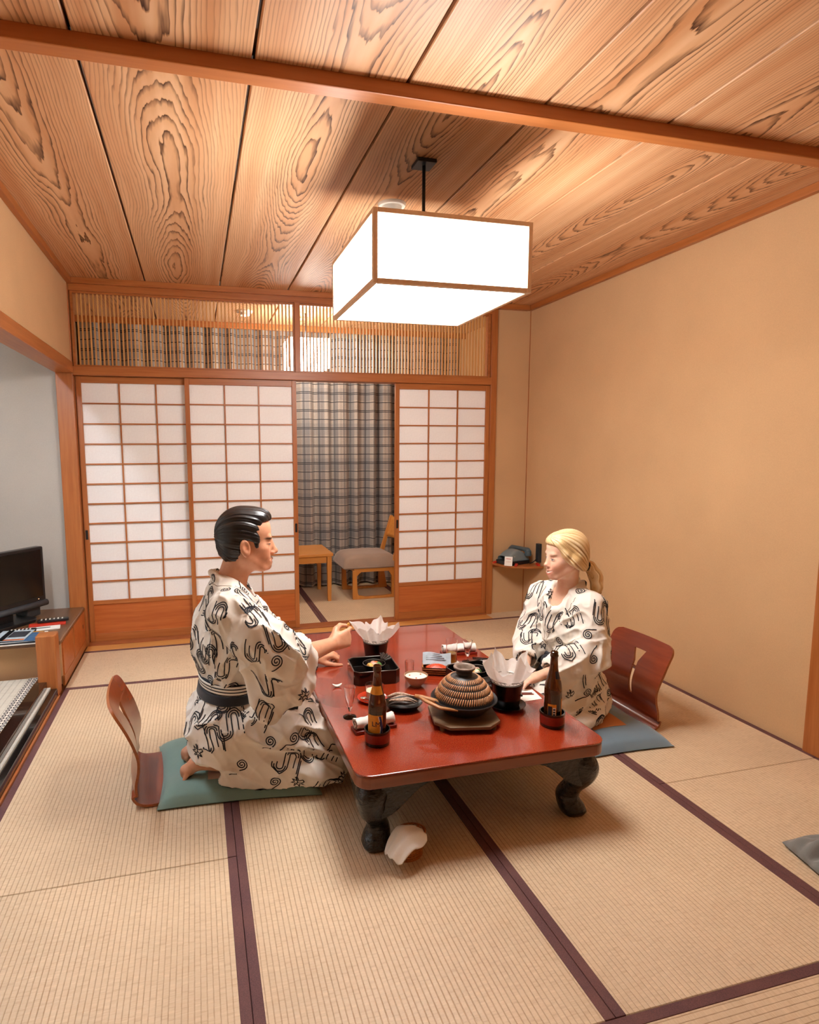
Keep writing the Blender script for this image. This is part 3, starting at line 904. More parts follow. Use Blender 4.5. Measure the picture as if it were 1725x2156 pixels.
# ================================================================== legless chairs
def zaisu(name, label, loc, rz):
    """local frame: the sitter faces +x, back leans to -x"""
    root = thing(name, label, 'chair', loc, rz, 'legless chairs at the low table')
    # side profile (x,z) along the bent sheet: seat front -> bend -> top of back
    prof = [(0.36,0.012),(0.24,0.010),(0.12,0.009),(0.055,0.010),(0.018,0.022),(-0.002,0.050),(-0.004,0.090),(0.006,0.135),(0.008,0.185),(-0.008,0.245),(-0.032,0.305),(-0.062,0.365),(-0.080,0.400)]
    fine = []
    for i in range(len(prof)-1):
        for k in range(4):
            q = k/4
            p0, p1, p2, p3 = prof[max(i-1,0)], prof[i], prof[i+1], prof[min(i+2,len(prof)-1)]
            fine.append(tuple(0.5*((2*p1[j])+(-p0[j]+p2[j])*q+(2*p0[j]-5*p1[j]+4*p2[j]-p3[j])*q*q+(-p0[j]+3*p1[j]-3*p2[j]+p3[j])*q**3) for j in range(2)))
    fine.append(prof[-1])
    n = len(fine)
    s = [0.0]
    for i in range(1, n): s.append(s[-1]+math.hypot(fine[i][0]-fine[i-1][0], fine[i][1]-fine[i-1][1]))
    S = s[-1]
    def at(q):
        q = max(0.0, min(S, q))
        for i in range(1, n):
            if s[i] >= q:
                f = (q-s[i-1])/(s[i]-s[i-1]+1e-9)
                return (fine[i-1][0]+(fine[i][0]-fine[i-1][0])*f, fine[i-1][1]+(fine[i][1]-fine[i-1][1])*f)
        return fine[-1]
    # half width along the sheet
    def hw(q):
        z = at(q)[1]; d = S-q
        w = 0.205
        if q > 0.35: w = 0.205-0.012*math.sin(min(1, max(0, (z-0.02)/0.25))*math.pi)
        r = 0.045
        if d < r: w -= r-math.sqrt(max(0, r*r-(r-d)**2))
        return w
    def hole(q):
        """half width of the slot at sheet position q"""
        d = S-q                       # distance from top
        if 0.075 <= d <= 0.135: return 0.040-(d-0.075)/0.06*0.026
        if 0.135 < d <= 0.300: return 0.014-(d-0.135)/0.165*0.004
        return 0.0
    nq = 90
    qs = [S*i/nq for i in range(nq+1)]
    for dd in (0.0749, 0.0751, 0.2999, 0.3001, 0.1349, 0.1351): qs.append(S-dd)
    qs = sorted(qs)
    mb = MB()
    for i in range(len(qs)-1):
        qa, qb = qs[i], qs[i+1]
        (xa, za), (xb, zb) = at(qa), at(qb)
        wa, wb = hw(qa), hw(qb)
        ha, hb = hole(qa+1e-6), hole(qb-1e-6)
        for sgn in (-1, 1):
            cols = 5
            for c in range(cols):
                fa0, fa1 = c/cols, (c+1)/cols
                def pt(w, h, f, x, z):
                    y = sgn*(h+(w-h)*f)
                    bow = 0.018*(y/0.2)**2 if z > 0.05 else 0.0
                    return (x+bow, y, z)
                mb.add([pt(wa,ha,fa0,xa,za), pt(wa,ha,fa1,xa,za), pt(wb,hb,fa1,xb,zb), pt(wb,hb,fa0,xb,zb)], [(0,1,2,3) if sgn > 0 else (3,2,1,0)])
    me = mb.mesh('shell', True)
    bm = bmesh.new(); bm.from_mesh(me); bmesh.ops.remove_doubles(bm, verts=bm.verts, dist=0.0004)
    bmesh.ops.recalc_face_normals(bm, faces=bm.faces); bm.to_mesh(me); bm.free()
    o = link_mesh('shell', me, [M['ply'], M['ply_edge']], root)
    so = o.modifiers.new('Solidify', 'SOLIDIFY'); so.thickness = 0.010; so.offset = 0; so.material_offset_rim = 1
    es = o.modifiers.new('EdgeSplit', 'EDGE_SPLIT'); es.split_angle = math.radians(50)
    # cross bar of the slot
    xb, zb = at(S-0.165)
    MB().box(xb-0.005, xb+0.005, -0.013, 0.013, zb-0.004, zb+0.004).build('slot_bar', M['ply'], root)
    return root
zaisu('floor_chair', 'legless bent plywood chair behind the dark-haired man', (-0.285, 2.47, 0), math.radians(4))
zaisu('floor_chair', 'legless bent plywood chair behind the blonde woman, by the tan wall', (2.085, 2.49, 0), math.radians(181))

# ================================================================== floor cushions
def zabuton(label, corners, mat, patch_mat, patch, thick=0.075, dents=()):
    """corners: near-left, near-right, far-right, far-left (x,y)"""
    c = np.mean(np.array(corners), axis=0)
    root = thing('floor_cushion', label, 'cushion', (c[0], c[1], 0))
    A, B, C, D = [np.array(p)-c for p in corners]
    def xy(u, v):
        # edges pulled in between the corners
        uu = u-0.5; vv = v-0.5
        k = 0.055
        u2 = 0.5+uu*(1-k*(1-(2*vv)**2)); v2 = 0.5+vv*(1-k*(1-(2*uu)**2))
        return (A*(1-u2)+B*u2)*(1-v2)+(D*(1-u2)+C*u2)*v2
    def top(u, v):
        p = xy(u, v)
        a = max(0.0, 1-abs(2*u-1)**4.5)**0.5; b = max(0.0, 1-abs(2*v-1)**4.5)**0.5
        t = thick*a*b
        for (dx, dy, r, depth) in dents:
            d2 = ((p[0]+c[0]-dx)**2+(p[1]+c[1]-dy)**2)/(r*r)
            t -= depth*math.exp(-d2)*min(1, a*b*1.5)
        t += 0.004*math.sin(u*14+v*3)*math.sin(v*11)*a*b
        return (p[0], p[1], 0.006+max(t, 0.002))
    def bot(u, v):
        p = xy(u, v)
        a = max(0.0, 1-abs(2*u-1)**3.2)**0.55; b = max(0.0, 1-abs(2*v-1)**3.2)**0.55
        return (p[0], p[1], 0.006-0.006*min(1, a*b*2))
    mb = MB(); mb.grid(top, 40, 40); mb.grid(lambda u, v: bot(v, u), 24, 24)
    me = mb.mesh('cover', True)
    bm = bmesh.new(); bm.from_mesh(me); bmesh.ops.remove_doubles(bm, verts=bm.verts, dist=0.0005); bm.to_mesh(me); bm.free()
    cv = link_mesh('cover', me, mat, root)
    u0, u1, v0, v1 = patch
    pm = MB(); pm.grid(lambda a, b: (lambda q: (q[0], q[1], q[2]+0.0022))(top(u0+(u1-u0)*a, v0+(v1-v0)*b)), 10, 10)
    pm.build('patch', patch_mat, root, smooth=True)
    return root
zabuton('teal floor cushion under the dark-haired man', [(-0.185, 2.235), (0.430, 2.175), (0.47, 2.73), (-0.205, 2.745)], M['cushion'], M['patch'], (0.30, 0.50, 0.14, 0.40),
        0.085, [(0.10, 2.46, 0.20, 0.030), (0.36, 2.45, 0.16, 0.035), (-0.06, 2.45, 0.10, 0.02)])
zabuton('blue floor cushion under the blonde woman', [(1.48, 2.135), (2.035, 2.140), (2.03, 2.70), (1.47, 2.70)], M['cushion_blue'], M['patch_orange'], (0.40, 0.72, 0.20, 0.45),
        0.075, [(1.62, 2.45, 0.2, 0.03)])
# ================================================================== things on and around the low table
def at_table(x, y): return (x, y, TT)

def text_mesh(body, size, depth=0.0003):
    cu = bpy.data.curves.new('txt', 'FONT'); cu.body = body; cu.size = size; cu.extrude = depth; cu.align_x = 'CENTER'
    o = bpy.data.objects.new('txt', cu); COL.objects.link(o)
    dg = bpy.context.evaluated_depsgraph_get()
    me = bpy.data.meshes.new_from_object(o.evaluated_get(dg))
    bpy.data.objects.remove(o, do_unlink=True)
    return me

def cyl_patch(r, a0, a1, z0, z1, seg=16, tz=None):
    m = MB()
    m.grid(lambda u, v: (r*math.cos(math.radians(a0+(a1-a0)*u)), r*math.sin(math.radians(a0+(a1-a0)*u)), z0+(z1-z0)*v), seg, 2)
    return m

def bottle(label, x, y, rz, kind):
    root = thing('beer_bottle', label, 'bottle', (x, y, TT+0.010), rz, 'brown beer bottles in lacquered holders')
    prof = [(0.0,0.0),(0.028,0.0),(0.0315,0.004),(0.032,0.010),(0.032,0.120),(0.0315,0.135),(0.029,0.155),(0.024,0.175),(0.0185,0.195),(0.0155,0.212),(0.0140,0.235),(0.0132,0.255),(0.0150,0.257),(0.0152,0.264),(0.0138,0.266),(0.0138,0.275),(0.0112,0.277),(0.0095,0.274),(0.0095,0.25)]
    MB().lathe(prof, 32).build('glass', M['beer_glass'], root, angle=50)
    fill = [(0.0,0.004),(0.0285,0.004),(0.0288,0.118),(0.0,0.118)]
    MB().lathe(fill, 24).build('beer', M['beer_fill'], root, angle=50)
    R = 0.0326
    if kind == 'front':
        l = cyl_patch(R, 150, 285, 0.028, 0.104, 20).build('label', M['label_orange'], root, smooth=True)
        m = MB(); m.grid(lambda u, v: ((R+0.0003)*math.cos(math.radians(262+14*u+9*math.sin(v*3.1+0.4))), (R+0.0003)*math.sin(math.radians(262+14*u+9*math.sin(v*3.1+0.4))), 0.029+0.072*v), 4, 10)
        m.build('label_stripe', M['label_blue'], l, smooth=True)
        m2 = MB(); m2.grid(lambda u, v: ((R+0.0004)*math.cos(math.radians(257+5*u+9*math.sin(v*3.1+0.4))), (R+0.0004)*math.sin(math.radians(257+5*u+9*math.sin(v*3.1+0.4))), 0.029+0.072*v), 2, 10)
        m2.build('label_rim', M['white_paper'], l, smooth=True)
        me = text_mesh('LM', 0.026)
        for v in me.vertices:                 # wrap the lettering round the glass
            a = math.radians(243)+v.co.x/R; z = v.co.y+0.064
            rr = R+0.0006+v.co.z
            v.co = (rr*math.cos(a), rr*math.sin(a), z)
        link_mesh('lettering', me, M['label_dark'], l)
        nr = 0.0168
        nk = MB(); nk.grid(lambda u, v: ((0.0242-0.0085*v)*1.04*math.cos(math.radians(170+130*u)), (0.0242-0.0085*v)*1.04*math.sin(math.radians(170+130*u)), 0.176+0.030*v), 14, 3)
        nk.build('neck_label', M['label_orange'], root, smooth=True)
        for k in range(4):
            b = MB(); a0 = 228+14*k
            b.grid(lambda u, v: ((0.0232-0.0075*(v*0.4+0.3))*1.06*math.cos(math.radians(a0+7*u)), (0.0232-0.0075*(v*0.4+0.3))*1.06*math.sin(math.radians(a0+7*u)), 0.184+0.012*v), 2, 2)
            b.build('neck_mark', M['label_dark'], root, smooth=True)
    else:
        l = cyl_patch(R, 205, 262, 0.024, 0.082, 16).build('label', M['label_orange'], root, smooth=True)
        cyl_patch(R+0.0003, 238, 258, 0.028, 0.070, 6).build('label_box', M['white_paper'], l, smooth=True)
        cyl_patch(R+0.0003, 207, 234, 0.030, 0.074, 6).build('label_block', M['label_dark'], l, smooth=True)
        for k in range(4):
            cyl_patch(R+0.0006, 241, 255, 0.031+k*0.0095, 0.0365+k*0.0095, 4).build('label_mark', M['label_dark'], l, smooth=True)
        cyl_patch(R, 300, 360, 0.024, 0.100, 12).build('side_label', M['label_orange'], root, smooth=True)
        nk = MB(); nk.grid(lambda u, v: ((0.0242-0.0075*v)*1.05*math.cos(math.radians(255+45*u)), (0.0242-0.0075*v)*1.05*math.sin(math.radians(255+45*u)), 0.178+0.026*v), 8, 3)
        nk.build('neck_label', M['label_dark'], root, smooth=True)
        nk = MB(); nk.grid(lambda u, v: ((0.0242-0.0075*v)*1.05*math.cos(math.radians(302+45*u)), (0.0242-0.0075*v)*1.05*math.sin(math.radians(302+45*u)), 0.170+0.024*v), 8, 3)
        nk.build('neck_label', M['label_orange'], root, smooth=True)
    h = thing('bottle_holder', 'round red lacquered holder under the '+('left' if kind == 'front' else 'right')+' beer bottle', 'holder', (x, y, TT), 0, 'lacquered bottle holders')
    MB().lathe([(0.0,0.0),(0.0435,0.0),(0.0445,0.003),(0.0445,0.014)], 40).build('base_ring', M['lacquer_black'], h, angle=40)
    MB().lathe([(0.0450,0.013),(0.0458,0.022),(0.0458,0.046)], 40).build('wall', M['holder_red'], h, angle=40)
    MB().lathe([(0.0458,0.045),(0.0472,0.048),(0.0465,0.055),(0.0425,0.055),(0.0415,0.050),(0.0415,0.008),(0.0,0.008)], 40).build('rim', M['lacquer_black'], h, angle=40)
    return root
bottle('brown beer bottle in front of the rolled white towel', 0.590, 1.968, math.radians(4), 'front')
bottle('brown beer bottle at the right corner of the table, near the blonde woman', 1.268, 1.930, 0.0, 'back')

# ---- ribbed hot pot on its board
def hot_pot():
    bx, by, rz = 0.962, 2.058, math.radians(-12)
    b = thing('pot_board', 'octagonal smoked wood board under the ribbed hot pot', 'board', (bx, by, TT), rz)
    a, c = 0.124, 0.050
    poly = [(a,-a+c),(a,a-c),(a-c,a),(-a+c,a),(-a,a-c),(-a,-a+c),(-a+c,-a),(a-c,-a)]
    MB().prism(poly, 0.016, 0.028).build('plank', M['board'], b, bevel=0.002)
    for s in (-1, 1):
        for q in (-1, 1):
            MB().lathe([(0,0),(0.010,0.0),(0.012,0.016),(0,0.016)], 12, (s*0.095, q*0.085, 0)).build('foot', M['board'], b, angle=40)
    z0 = TT+0.028
    r = thing('hot_pot', 'ribbed dark ceramic hot pot with a tall lid and handle', 'pot', (0.972, 2.075, z0), math.radians(0))
    MB().lathe([(0,0.0),(0.070,0.0),(0.078,0.004),(0.092,0.018),(0.110,0.036),(0.124,0.052),(0.128,0.056),(0.126,0.059),(0.120,0.057),(0.108,0.045),(0.0,0.040)], 56).build('bowl', M['pot_glaze'], r, angle=45)
    lid = MB()
    base = [(0.112,0.052),(0.113,0.060),(0.108,0.072),(0.100,0.088),(0.089,0.106),(0.076,0.122),(0.062,0.134),(0.047,0.143),(0.036,0.148),(0.030,0.152),(0.0,0.152)]
    lo = lid.lathe(base, 64).build('lid', M['pot_glaze'], r, angle=50)
    # raised tan ribs in four bands
    def prof(z):
        for (r0, z0_), (r1, z1_) in zip(base[:-2], base[1:-1]):
            if z0_ <= z <= z1_: return r0+(r1-r0)*(z-z0_)/(z1_-z0_+1e-9)
        return base[-2][0]
    for za, zb, n in ((0.064,0.086,76),(0.089,0.108,70),(0.1115,0.125,60),(0.128,0.140,50)):
        for k in range(n):
            an = 2*math.pi*k/n
            pts = []
            for i in range(4):
                z = za+(zb-za)*i/3; rr = prof(z)+0.0002
                pts.append((rr*math.cos(an+0.02*i), rr*math.sin(an+0.02*i), z))
            w = 2*math.pi*prof(za)/n*0.29
            MB().tube(pts, [w*0.7, w, w, w*0.7], 5).build('rib', M['rib_glaze'], lo, smooth=True)
    MB().lathe([(0.032,0.149),(0.031,0.158),(0.035,0.166),(0.041,0.171),(0.042,0.175),(0.038,0.177)], 40).build('knob', M['pot_glaze'], r, angle=60)
    MB().lathe([(0.0418,0.1745),(0.0415,0.1782),(0.0375,0.1795),(0.0315,0.1772),(0.029,0.172),(0.024,0.160),(0.0,0.157)], 40).build('knob_rim', M['rim_glaze'], r, angle=60)
    # wooden handle to the left
    MB().tube([(-0.100,-0.012,0.046),(-0.125,-0.002,0.055),(-0.165,0.022,0.064),(-0.188,0.036,0.066)], [0.013,0.013,0.012,0.009], 10, flat=0.7).build('handle', M['paddle'], r, smooth=True)
    MB().tube([(-0.07,-0.102,0.052),(-0.13,-0.075,0.058),(-0.165,-0.030,0.068),(-0.180,0.010,0.072)], [0.006,0.010,0.010,0.006], 8, flat=0.6).build('ladle', M['paddle'], r, smooth=True)
hot_pot()

# ---- paper hot pots on small stoves
def paper_pot(label, x, y, rz, dish, seed, s=1.0):
    rnd = random.Random(seed)
    root = thing('paper_hot_pot', label, 'hot pot', (x, y, TT), rz, 'paper hot pots on black stoves')
    z0 = 0.0
    if dish:
        MB().lathe([(0,0.0),(0.050,0.0),(0.060,0.004),(0.074,0.013),(0.076,0.016),(0.072,0.016),(0.058,0.008),(0,0.006)], 40).build('saucer', M['black_gloss'], root, angle=45)
        z0 = 0.007
    MB().lathe([(0,z0),(0.046*s,z0),(0.049*s,z0+0.004),(0.056*s,z0+0.050*s),(0.062*s,z0+0.092*s),(0.063*s,z0+0.096*s),(0.059*s,z0+0.096*s),(0.050*s,z0+0.030*s),(0.0,z0+0.026*s)], 40).build('stove', M['black_gloss'], root, angle=45)
    # air vent
    MB().tube([(0.018*s,-0.0545*s,z0+0.045*s),(0.0,-0.0572*s,z0+0.048*s),(-0.016*s,-0.0552*s,z0+0.053*s)], [0.002,0.005,0.002], 8).build('vent', M['iron'], root, smooth=True)
    zt = z0+0.112*s
    ring = [(0.0655*s*math.cos(a), 0.0655*s*math.sin(a), zt) for a in [2*math.pi*i/40 for i in range(41)]]
    MB().tube(ring, 0.0016, 6, caps=False).build('wire_ring', M['wire'], root, smooth=True)
    ring = [(0.060*s*math.cos(a), 0.060*s*math.sin(a), z0+0.098*s) for a in [2*math.pi*i/40 for i in range(41)]]
    MB().tube(ring, 0.0014, 6, caps=False).build('wire_ring', M['wire'], root, smooth=True)
    bk = MB()
    for k in range(26):
        a = 2*math.pi*k/26; b2 = a+0.12
        bk.tube([(0.0655*s*math.cos(a),0.0655*s*math.sin(a),zt),(0.0602*s*math.cos(b2),0.0602*s*math.sin(b2),z0+0.098*s)], 0.0011, 4)
    bk.build('wire_basket', M['wire'], root, smooth=True)
    # folded square sheet of paper with four tall corners
    ph = rnd.uniform(0, 6.28)
    def sheet(u, v):
        a = 2*math.pi*u
        sq = 1/max(abs(math.cos(a)), abs(math.sin(a)))           # square outline
        rad = v*0.124*s*sq
        r0 = 0.058*s
        if rad < r0:
            r = rad; z = z0+0.088*s+0.012*(rad/r0)**2
        else:
            e = rad-r0
            pleat = 0.010*math.sin(9*a+ph)*min(1, e/0.03)
            flare = 0.42+0.18*math.sin(4*a+ph*0.7)
            r = r0+e*flare+pleat
            z = z0+0.100*s+e*(0.92-0.12*math.sin(4*a+ph*0.7))+0.006*math.sin(13*a+ph)*min(1, e/0.05)
        return (r*math.cos(a), r*math.sin(a), z)
    m = MB(); m.grid(sheet, 128, 22)
    m.build('paper', M['hotpaper'], root, smooth=True)
    for k in range(7):
        a = rnd.uniform(0, 6.28); q = rnd.uniform(0.0, 0.035)
        MB().lathe([(0,0),(0.010,0.003),(0.012,0.008),(0.006,0.013),(0,0.014)], 10, (q*math.cos(a), q*math.sin(a), z0+0.094*s)).build('morsel', rnd.choice([M['cream_food'], M['greens'], M['carrot']]), root, smooth=True)
    return root
paper_pot('white paper hot pot on a black stove beside the man\'s raised hand', 0.828, 2.790, 0.3, False, 2)
paper_pot('white paper hot pot on a black stove and saucer near the woman', 1.182, 2.122, 0.9, True, 7, 1.02)

# ---- square lacquer boxes
def lacquer_box(label, x, y, rz, seed, hl=0.100, hw=0.105):
    rnd = random.Random(seed)
    root = thing('lacquer_box', label, 'box', (x, y, TT), rz, 'open black lacquer boxes')
    c = 0.022
    def octo(a, b): return [(a,-b+c),(a,b-c),(a-c,b),(-a+c,b),(-a,b-c),(-a,-b+c),(-a+c,-b),(a-c,-b)]
    o, i_ = octo(hw, hl), octo(hw-0.006, hl-0.006)
    h = 0.062
    v = [(p[0],p[1],0) for p in o]+[(p[0],p[1],h) for p in o]+[(p[0],p[1],h) for p in i_]+[(p[0],p[1],0.020) for p in i_]
    f = [tuple(range(8))[::-1], tuple(range(24,32))]
    for a, b2 in ((0,8),(8,16),(16,24)):
        f += [(a+k, a+(k+1)%8, b2+(k+1)%8, b2+k) for k in range(8)]
    MB().add(v, f).build('body', M['lacquer_black'], root, bevel=0.0015)
    # silver rim line
    MB().tube([(p[0]*0.985, p[1]*0.985, h+0.0008) for p in o+[o[0]]], 0.0012, 5, caps=False).build('rim_line', M['wire'], root, smooth=True)
    b = thing('small_bowl', 'round black food bowl inside the '+label.replace('open black ', ''), 'bowl', (x+0.005, y, TT+0.021), rz, 'food bowls in the lacquer boxes')
    MB().lathe([(0,0),(0.030,0.0),(0.046,0.020),(0.052,0.044),(0.0495,0.045),(0.043,0.024),(0.0,0.020)], 36).build('dish', M['black_gloss'], b, angle=45)
    MB().tube([(0.051*math.cos(q), 0.051*math.sin(q), 0.0448) for q in [2*math.pi*e/36 for e in range(37)]], 0.0010, 5, caps=False).build('rim_line', M['wire'], b, smooth=True)
    for k in range(9):
        a = rnd.uniform(0, 6.28); q = rnd.uniform(0.004, 0.026)
        MB().lathe([(0,0),(0.013,0.003),(0.016,0.010),(0.010,0.018),(0,0.020)], 10, (q*math.cos(a), q*math.sin(a), 0.022+0.006*rnd.random())).build('morsel', [M['carrot'], M['egg'], M['greens'], M['pink_food'], M['cream_food']][k % 5], b, smooth=True)
    return root
lacquer_box('open black lacquer box in front of the far paper hot pot', 0.752, 2.575, math.radians(-4), 3)
fan = MB()
fan.grid(lambda u, v: (0.055*math.cos(0.3+1.3*u)*(0.35+0.65*v), 0.075*math.sin(0.3+1.3*u)*(0.35+0.65*v), 0.006*math.sin(u*26)), 30, 6)
o = fan.build('folded_leaf', M['fish_dark'], None, smooth=True, solid=0.0012)
o.location = (0.785, 2.560, TT+0.070); o.rotation_euler = (0.25, -0.1, -0.3)
tag(o, 'dark pleated leaf lying across the open black lacquer box', 'leaf')
lacquer_box('open black lacquer box behind the near paper hot pot', 1.170, 2.385, math.radians(8), 9)

# ---- dishes
def bowl(name, label, x, y, prof, mat, fill=None, fillmat=None, cat='bowl'):
    root = thing(name, label, cat, (x, y, TT))
    MB().lathe(prof, 40).build('dish', mat, root, angle=45)
    if fill: MB().lathe(fill, 32).build('contents', fillmat, root, smooth=True)
    return root
r = bowl('rice_bowl', 'tan bowl with pale soup left of the ribbed pot', 0.905, 2.425,
     [(0,0.0),(0.024,0.0),(0.025,0.006),(0.036,0.014),(0.048,0.032),(0.053,0.050),(0.0505,0.051),(0.045,0.032),(0.0,0.016)], M['rice_bowl'],
     [(0,0.046),(0.020,0.0455),(0.036,0.044),(0.0495,0.043)], M['white_glaze'])
for a in (0.4, 2.7, 4.4):
    MB().lathe([(0,0),(0.004,0.001),(0.003,0.003),(0,0.004)], 8, (0.028*math.cos(a), 0.028*math.sin(a), 0.0445)).build('crumb', M['carrot'], r, smooth=True)
# glass cup behind it
def tumbler(name, label, x, y, r0, r1, h, fill=0.0, fillmat=None, cat='glass'):
    root = thing(name, label, cat, (x, y, TT))
    MB().lathe([(0,0.0),(r0,0.0),(r1,h),(r1-0.0018,h),(r0-0.002,0.006),(0,0.006)], 32).build('glass', M['glass'], root, angle=50)
    if fill:
        rf = r0+(r1-r0)*fill
        MB().lathe([(0,0.0065),(r0-0.0024,0.0065),(rf-0.0022,h*fill),(0,h*fill)], 32).build('drink', fillmat, root, angle=50)
    return root
tumbler('small_glass', 'small empty glass behind the tan bowl', 0.914, 2.535, 0.018, 0.021, 0.075)
cst = MB().lathe([(0,0),(0.036,0.0),(0.040,0.003),(0.038,0.006),(0,0.004)], 40).build('coaster', M['white_glaze'], None, angle=45, loc=(1.168, 2.640, TT))
tag(cst, 'round white coaster under the half-full beer glass', 'coaster')
g = tumbler('beer_glass', 'half-full beer glass beside the folded white towel', 1.168, 2.640, 0.0255, 0.0275, 0.118, 0.42, M['beer']); g.location.z = TT+0.0045

def flute(label, x, y, h, seedr=0.0):
    root = thing('stem_glass', label, 'glass', (x, y, TT), 0, 'small stem glasses')
    MB().lathe([(0,0.0),(0.026,0.0),(0.0265,0.002),(0.016,0.005),(0.005,0.010),(0.004,0.022),(0.005,0.030),(0.010,0.038),(0.016,h*0.55),(0.0225,h*0.95),(0.0232,h),(0.0215,h),(0.0145,h*0.55),(0.006,0.044),(0,0.042)], 28).build('glass', M['glass'], root, angle=50)
    return root
flute('narrow clear stem glass at the man\'s side of the table', 0.546, 2.195, 0.125)
flute('clear stem glass in front of the folded towel on the woman\'s side', 1.252, 2.640, 0.110)

# dessert cup on red saucer with spoon
s = MB().lathe([(0,0),(0.046,0.0),(0.060,0.010),(0.063,0.015),(0.059,0.015),(0.044,0.007),(0,0.005)], 40).build('saucer', M['red_lacquer'], None, angle=45, loc=(0.676, 2.325, TT))
tag(s, 'bright red lacquered saucer under the custard cup', 'saucer')
c = tumbler('custard_cup', 'glass cup of custard on the red saucer', 0.686, 2.328, 0.033, 0.040, 0.060, 0.60, M['cream_food']); c.location.z = TT+0.006
MB().lathe([(0,0),(0.012,0.0),(0.010,0.004),(0,0.006)], 12, (0.004,-0.002,0.038)).build('topping', M['carrot'], c, smooth=True)
sp = MB(); sp.tube([(0,0,0.0),(0.03,-0.02,0.004),(0.06,-0.045,0.002)], [0.002,0.0017,0.003], 6)
sp.lathe([(0,0),(0.008,0.001),(0.011,0.005),(0.009,0.006),(0,0.003)], 16, (-0.008,0.006,-0.001), sx=1.2)
o = sp.build('spoon', M['stainless'], None, smooth=True, loc=(0.640, 2.300, TT+0.020)); tag(o, 'small steel spoon resting on the red saucer', 'spoon')

# oval plate of grilled fish
p = thing('oval_plate', 'oval black plate left of the ribbed hot pot', 'plate', (0.772, 2.215, TT), math.radians(-14))
MB().lathe([(0,0),(0.052,0.0),(0.060,0.010),(0.072,0.024),(0.075,0.027),(0.071,0.027),(0.060,0.016),(0,0.012)], 48, sx=1.05, sy=0.82).build('dish', M['black_gloss'], p, angle=45)
rnd = random.Random(12)
for k in range(7):
    L = rnd.uniform(0.10, 0.13); yo = -0.039+0.013*k
    pts = [(-L/2+L*i/10, yo+0.006*math.sin(i*0.8+k), 0.026+0.010*math.sin(math.pi*i/10)+0.004*(k%2)) for i in range(11)]
    rr = [0.002+0.0060*math.sin(math.pi*min(1, i/8.5))**0.7*(1 if i < 9 else 0.6) for i in range(11)]
    f = MB().tube(pts, rr, 8, flat=0.8).build('small_fish', M['fish'] if k % 3 else M['fish_dark'], None, smooth=True)
    f.location = (0.772+0.004*rnd.uniform(-1, 1), 2.215, TT+0.006+0.002*(k % 3)); f.rotation_euler = (0, 0, math.radians(-20+rnd.uniform(-8, 8)))
    tag(f, 'small dried fish in the heap on the oval black plate', 'fish', 'dried fish on the oval plate')

# straw basket of roe with a printed card
b = thing('food_basket', 'small dark basket of orange food with a printed paper sheet', 'basket', (1.052, 2.545, TT), math.radians(-22))
m = MB()
v0 = rounded_rect(-0.060,0.060,-0.040,0.040,0.008,3); v1 = rounded_rect(-0.068,0.068,-0.048,0.048,0.010,3)
n = len(v0)
m.add([(x,y,0) for x,y in v0]+[(x,y,0.040) for x,y in v1], [tuple(range(n))[::-1]]+[(k,(k+1)%n,n+(k+1)%n,n+k) for k in range(n)])
m.build('tray', M['lacquer_black'], b, angle=40)
for j in range(3):
    q = 0.25+0.27*j
    MB().tube([(x0+(x1-x0)*q, y0+(y1-y0)*q, 0.040*q) for (x0,y0),(x1,y1) in zip(v0+[v0[0]], v1+[v1[0]])], 0.0028, 5, caps=False).build('woven_band', M['wicker'], b, smooth=True)
m = MB(); m.grid(lambda u, v: (-0.066+0.132*u, 0.030+0.030*v, 0.026+0.050*v+0.004*math.sin(u*7)), 12, 6)
m.build('printed_sheet', M['sky_print'], b, smooth=True)
for k in range(4):
    MB().box(-0.050, 0.045-0.01*k, 0.0405+0.005*k, 0.0425+0.005*k, 0.047+0.0075*k, 0.0490+0.0075*k).build('print_line', M['dark_print'], b)
m = MB(); m.grid(lambda u, v: (-0.050+0.100*u, -0.034+0.056*v, 0.022+0.022*math.sin(math.pi*u)**0.6*math.sin(math.pi*v)**0.6+0.003*math.sin(40*u)*math.sin(36*v)), 28, 20)
m.build('roe', M['roe'], b, smooth=True)

# small clear dish with garnish behind the near paper pot
g = bowl('glass_dish', 'shallow glass dish with garnish beside the stem glass', 1.270, 2.505,
     [(0,0),(0.022,0.0),(0.036,0.014),(0.042,0.028),(0.040,0.028),(0.034,0.016),(0,0.005)], M['glass'])
for k, (dx, dy, mm) in enumerate(((0,0,'egg'),(0.014,0.006,'white_glaze'),(-0.012,0.008,'greens'),(0.002,-0.014,'carrot'))):
    MB().lathe([(0,0),(0.010,0.002),(0.011,0.010),(0.005,0.015),(0,0.016)], 12, (dx, dy, 0.007)).build('garnish', M[mm], g, smooth=True)

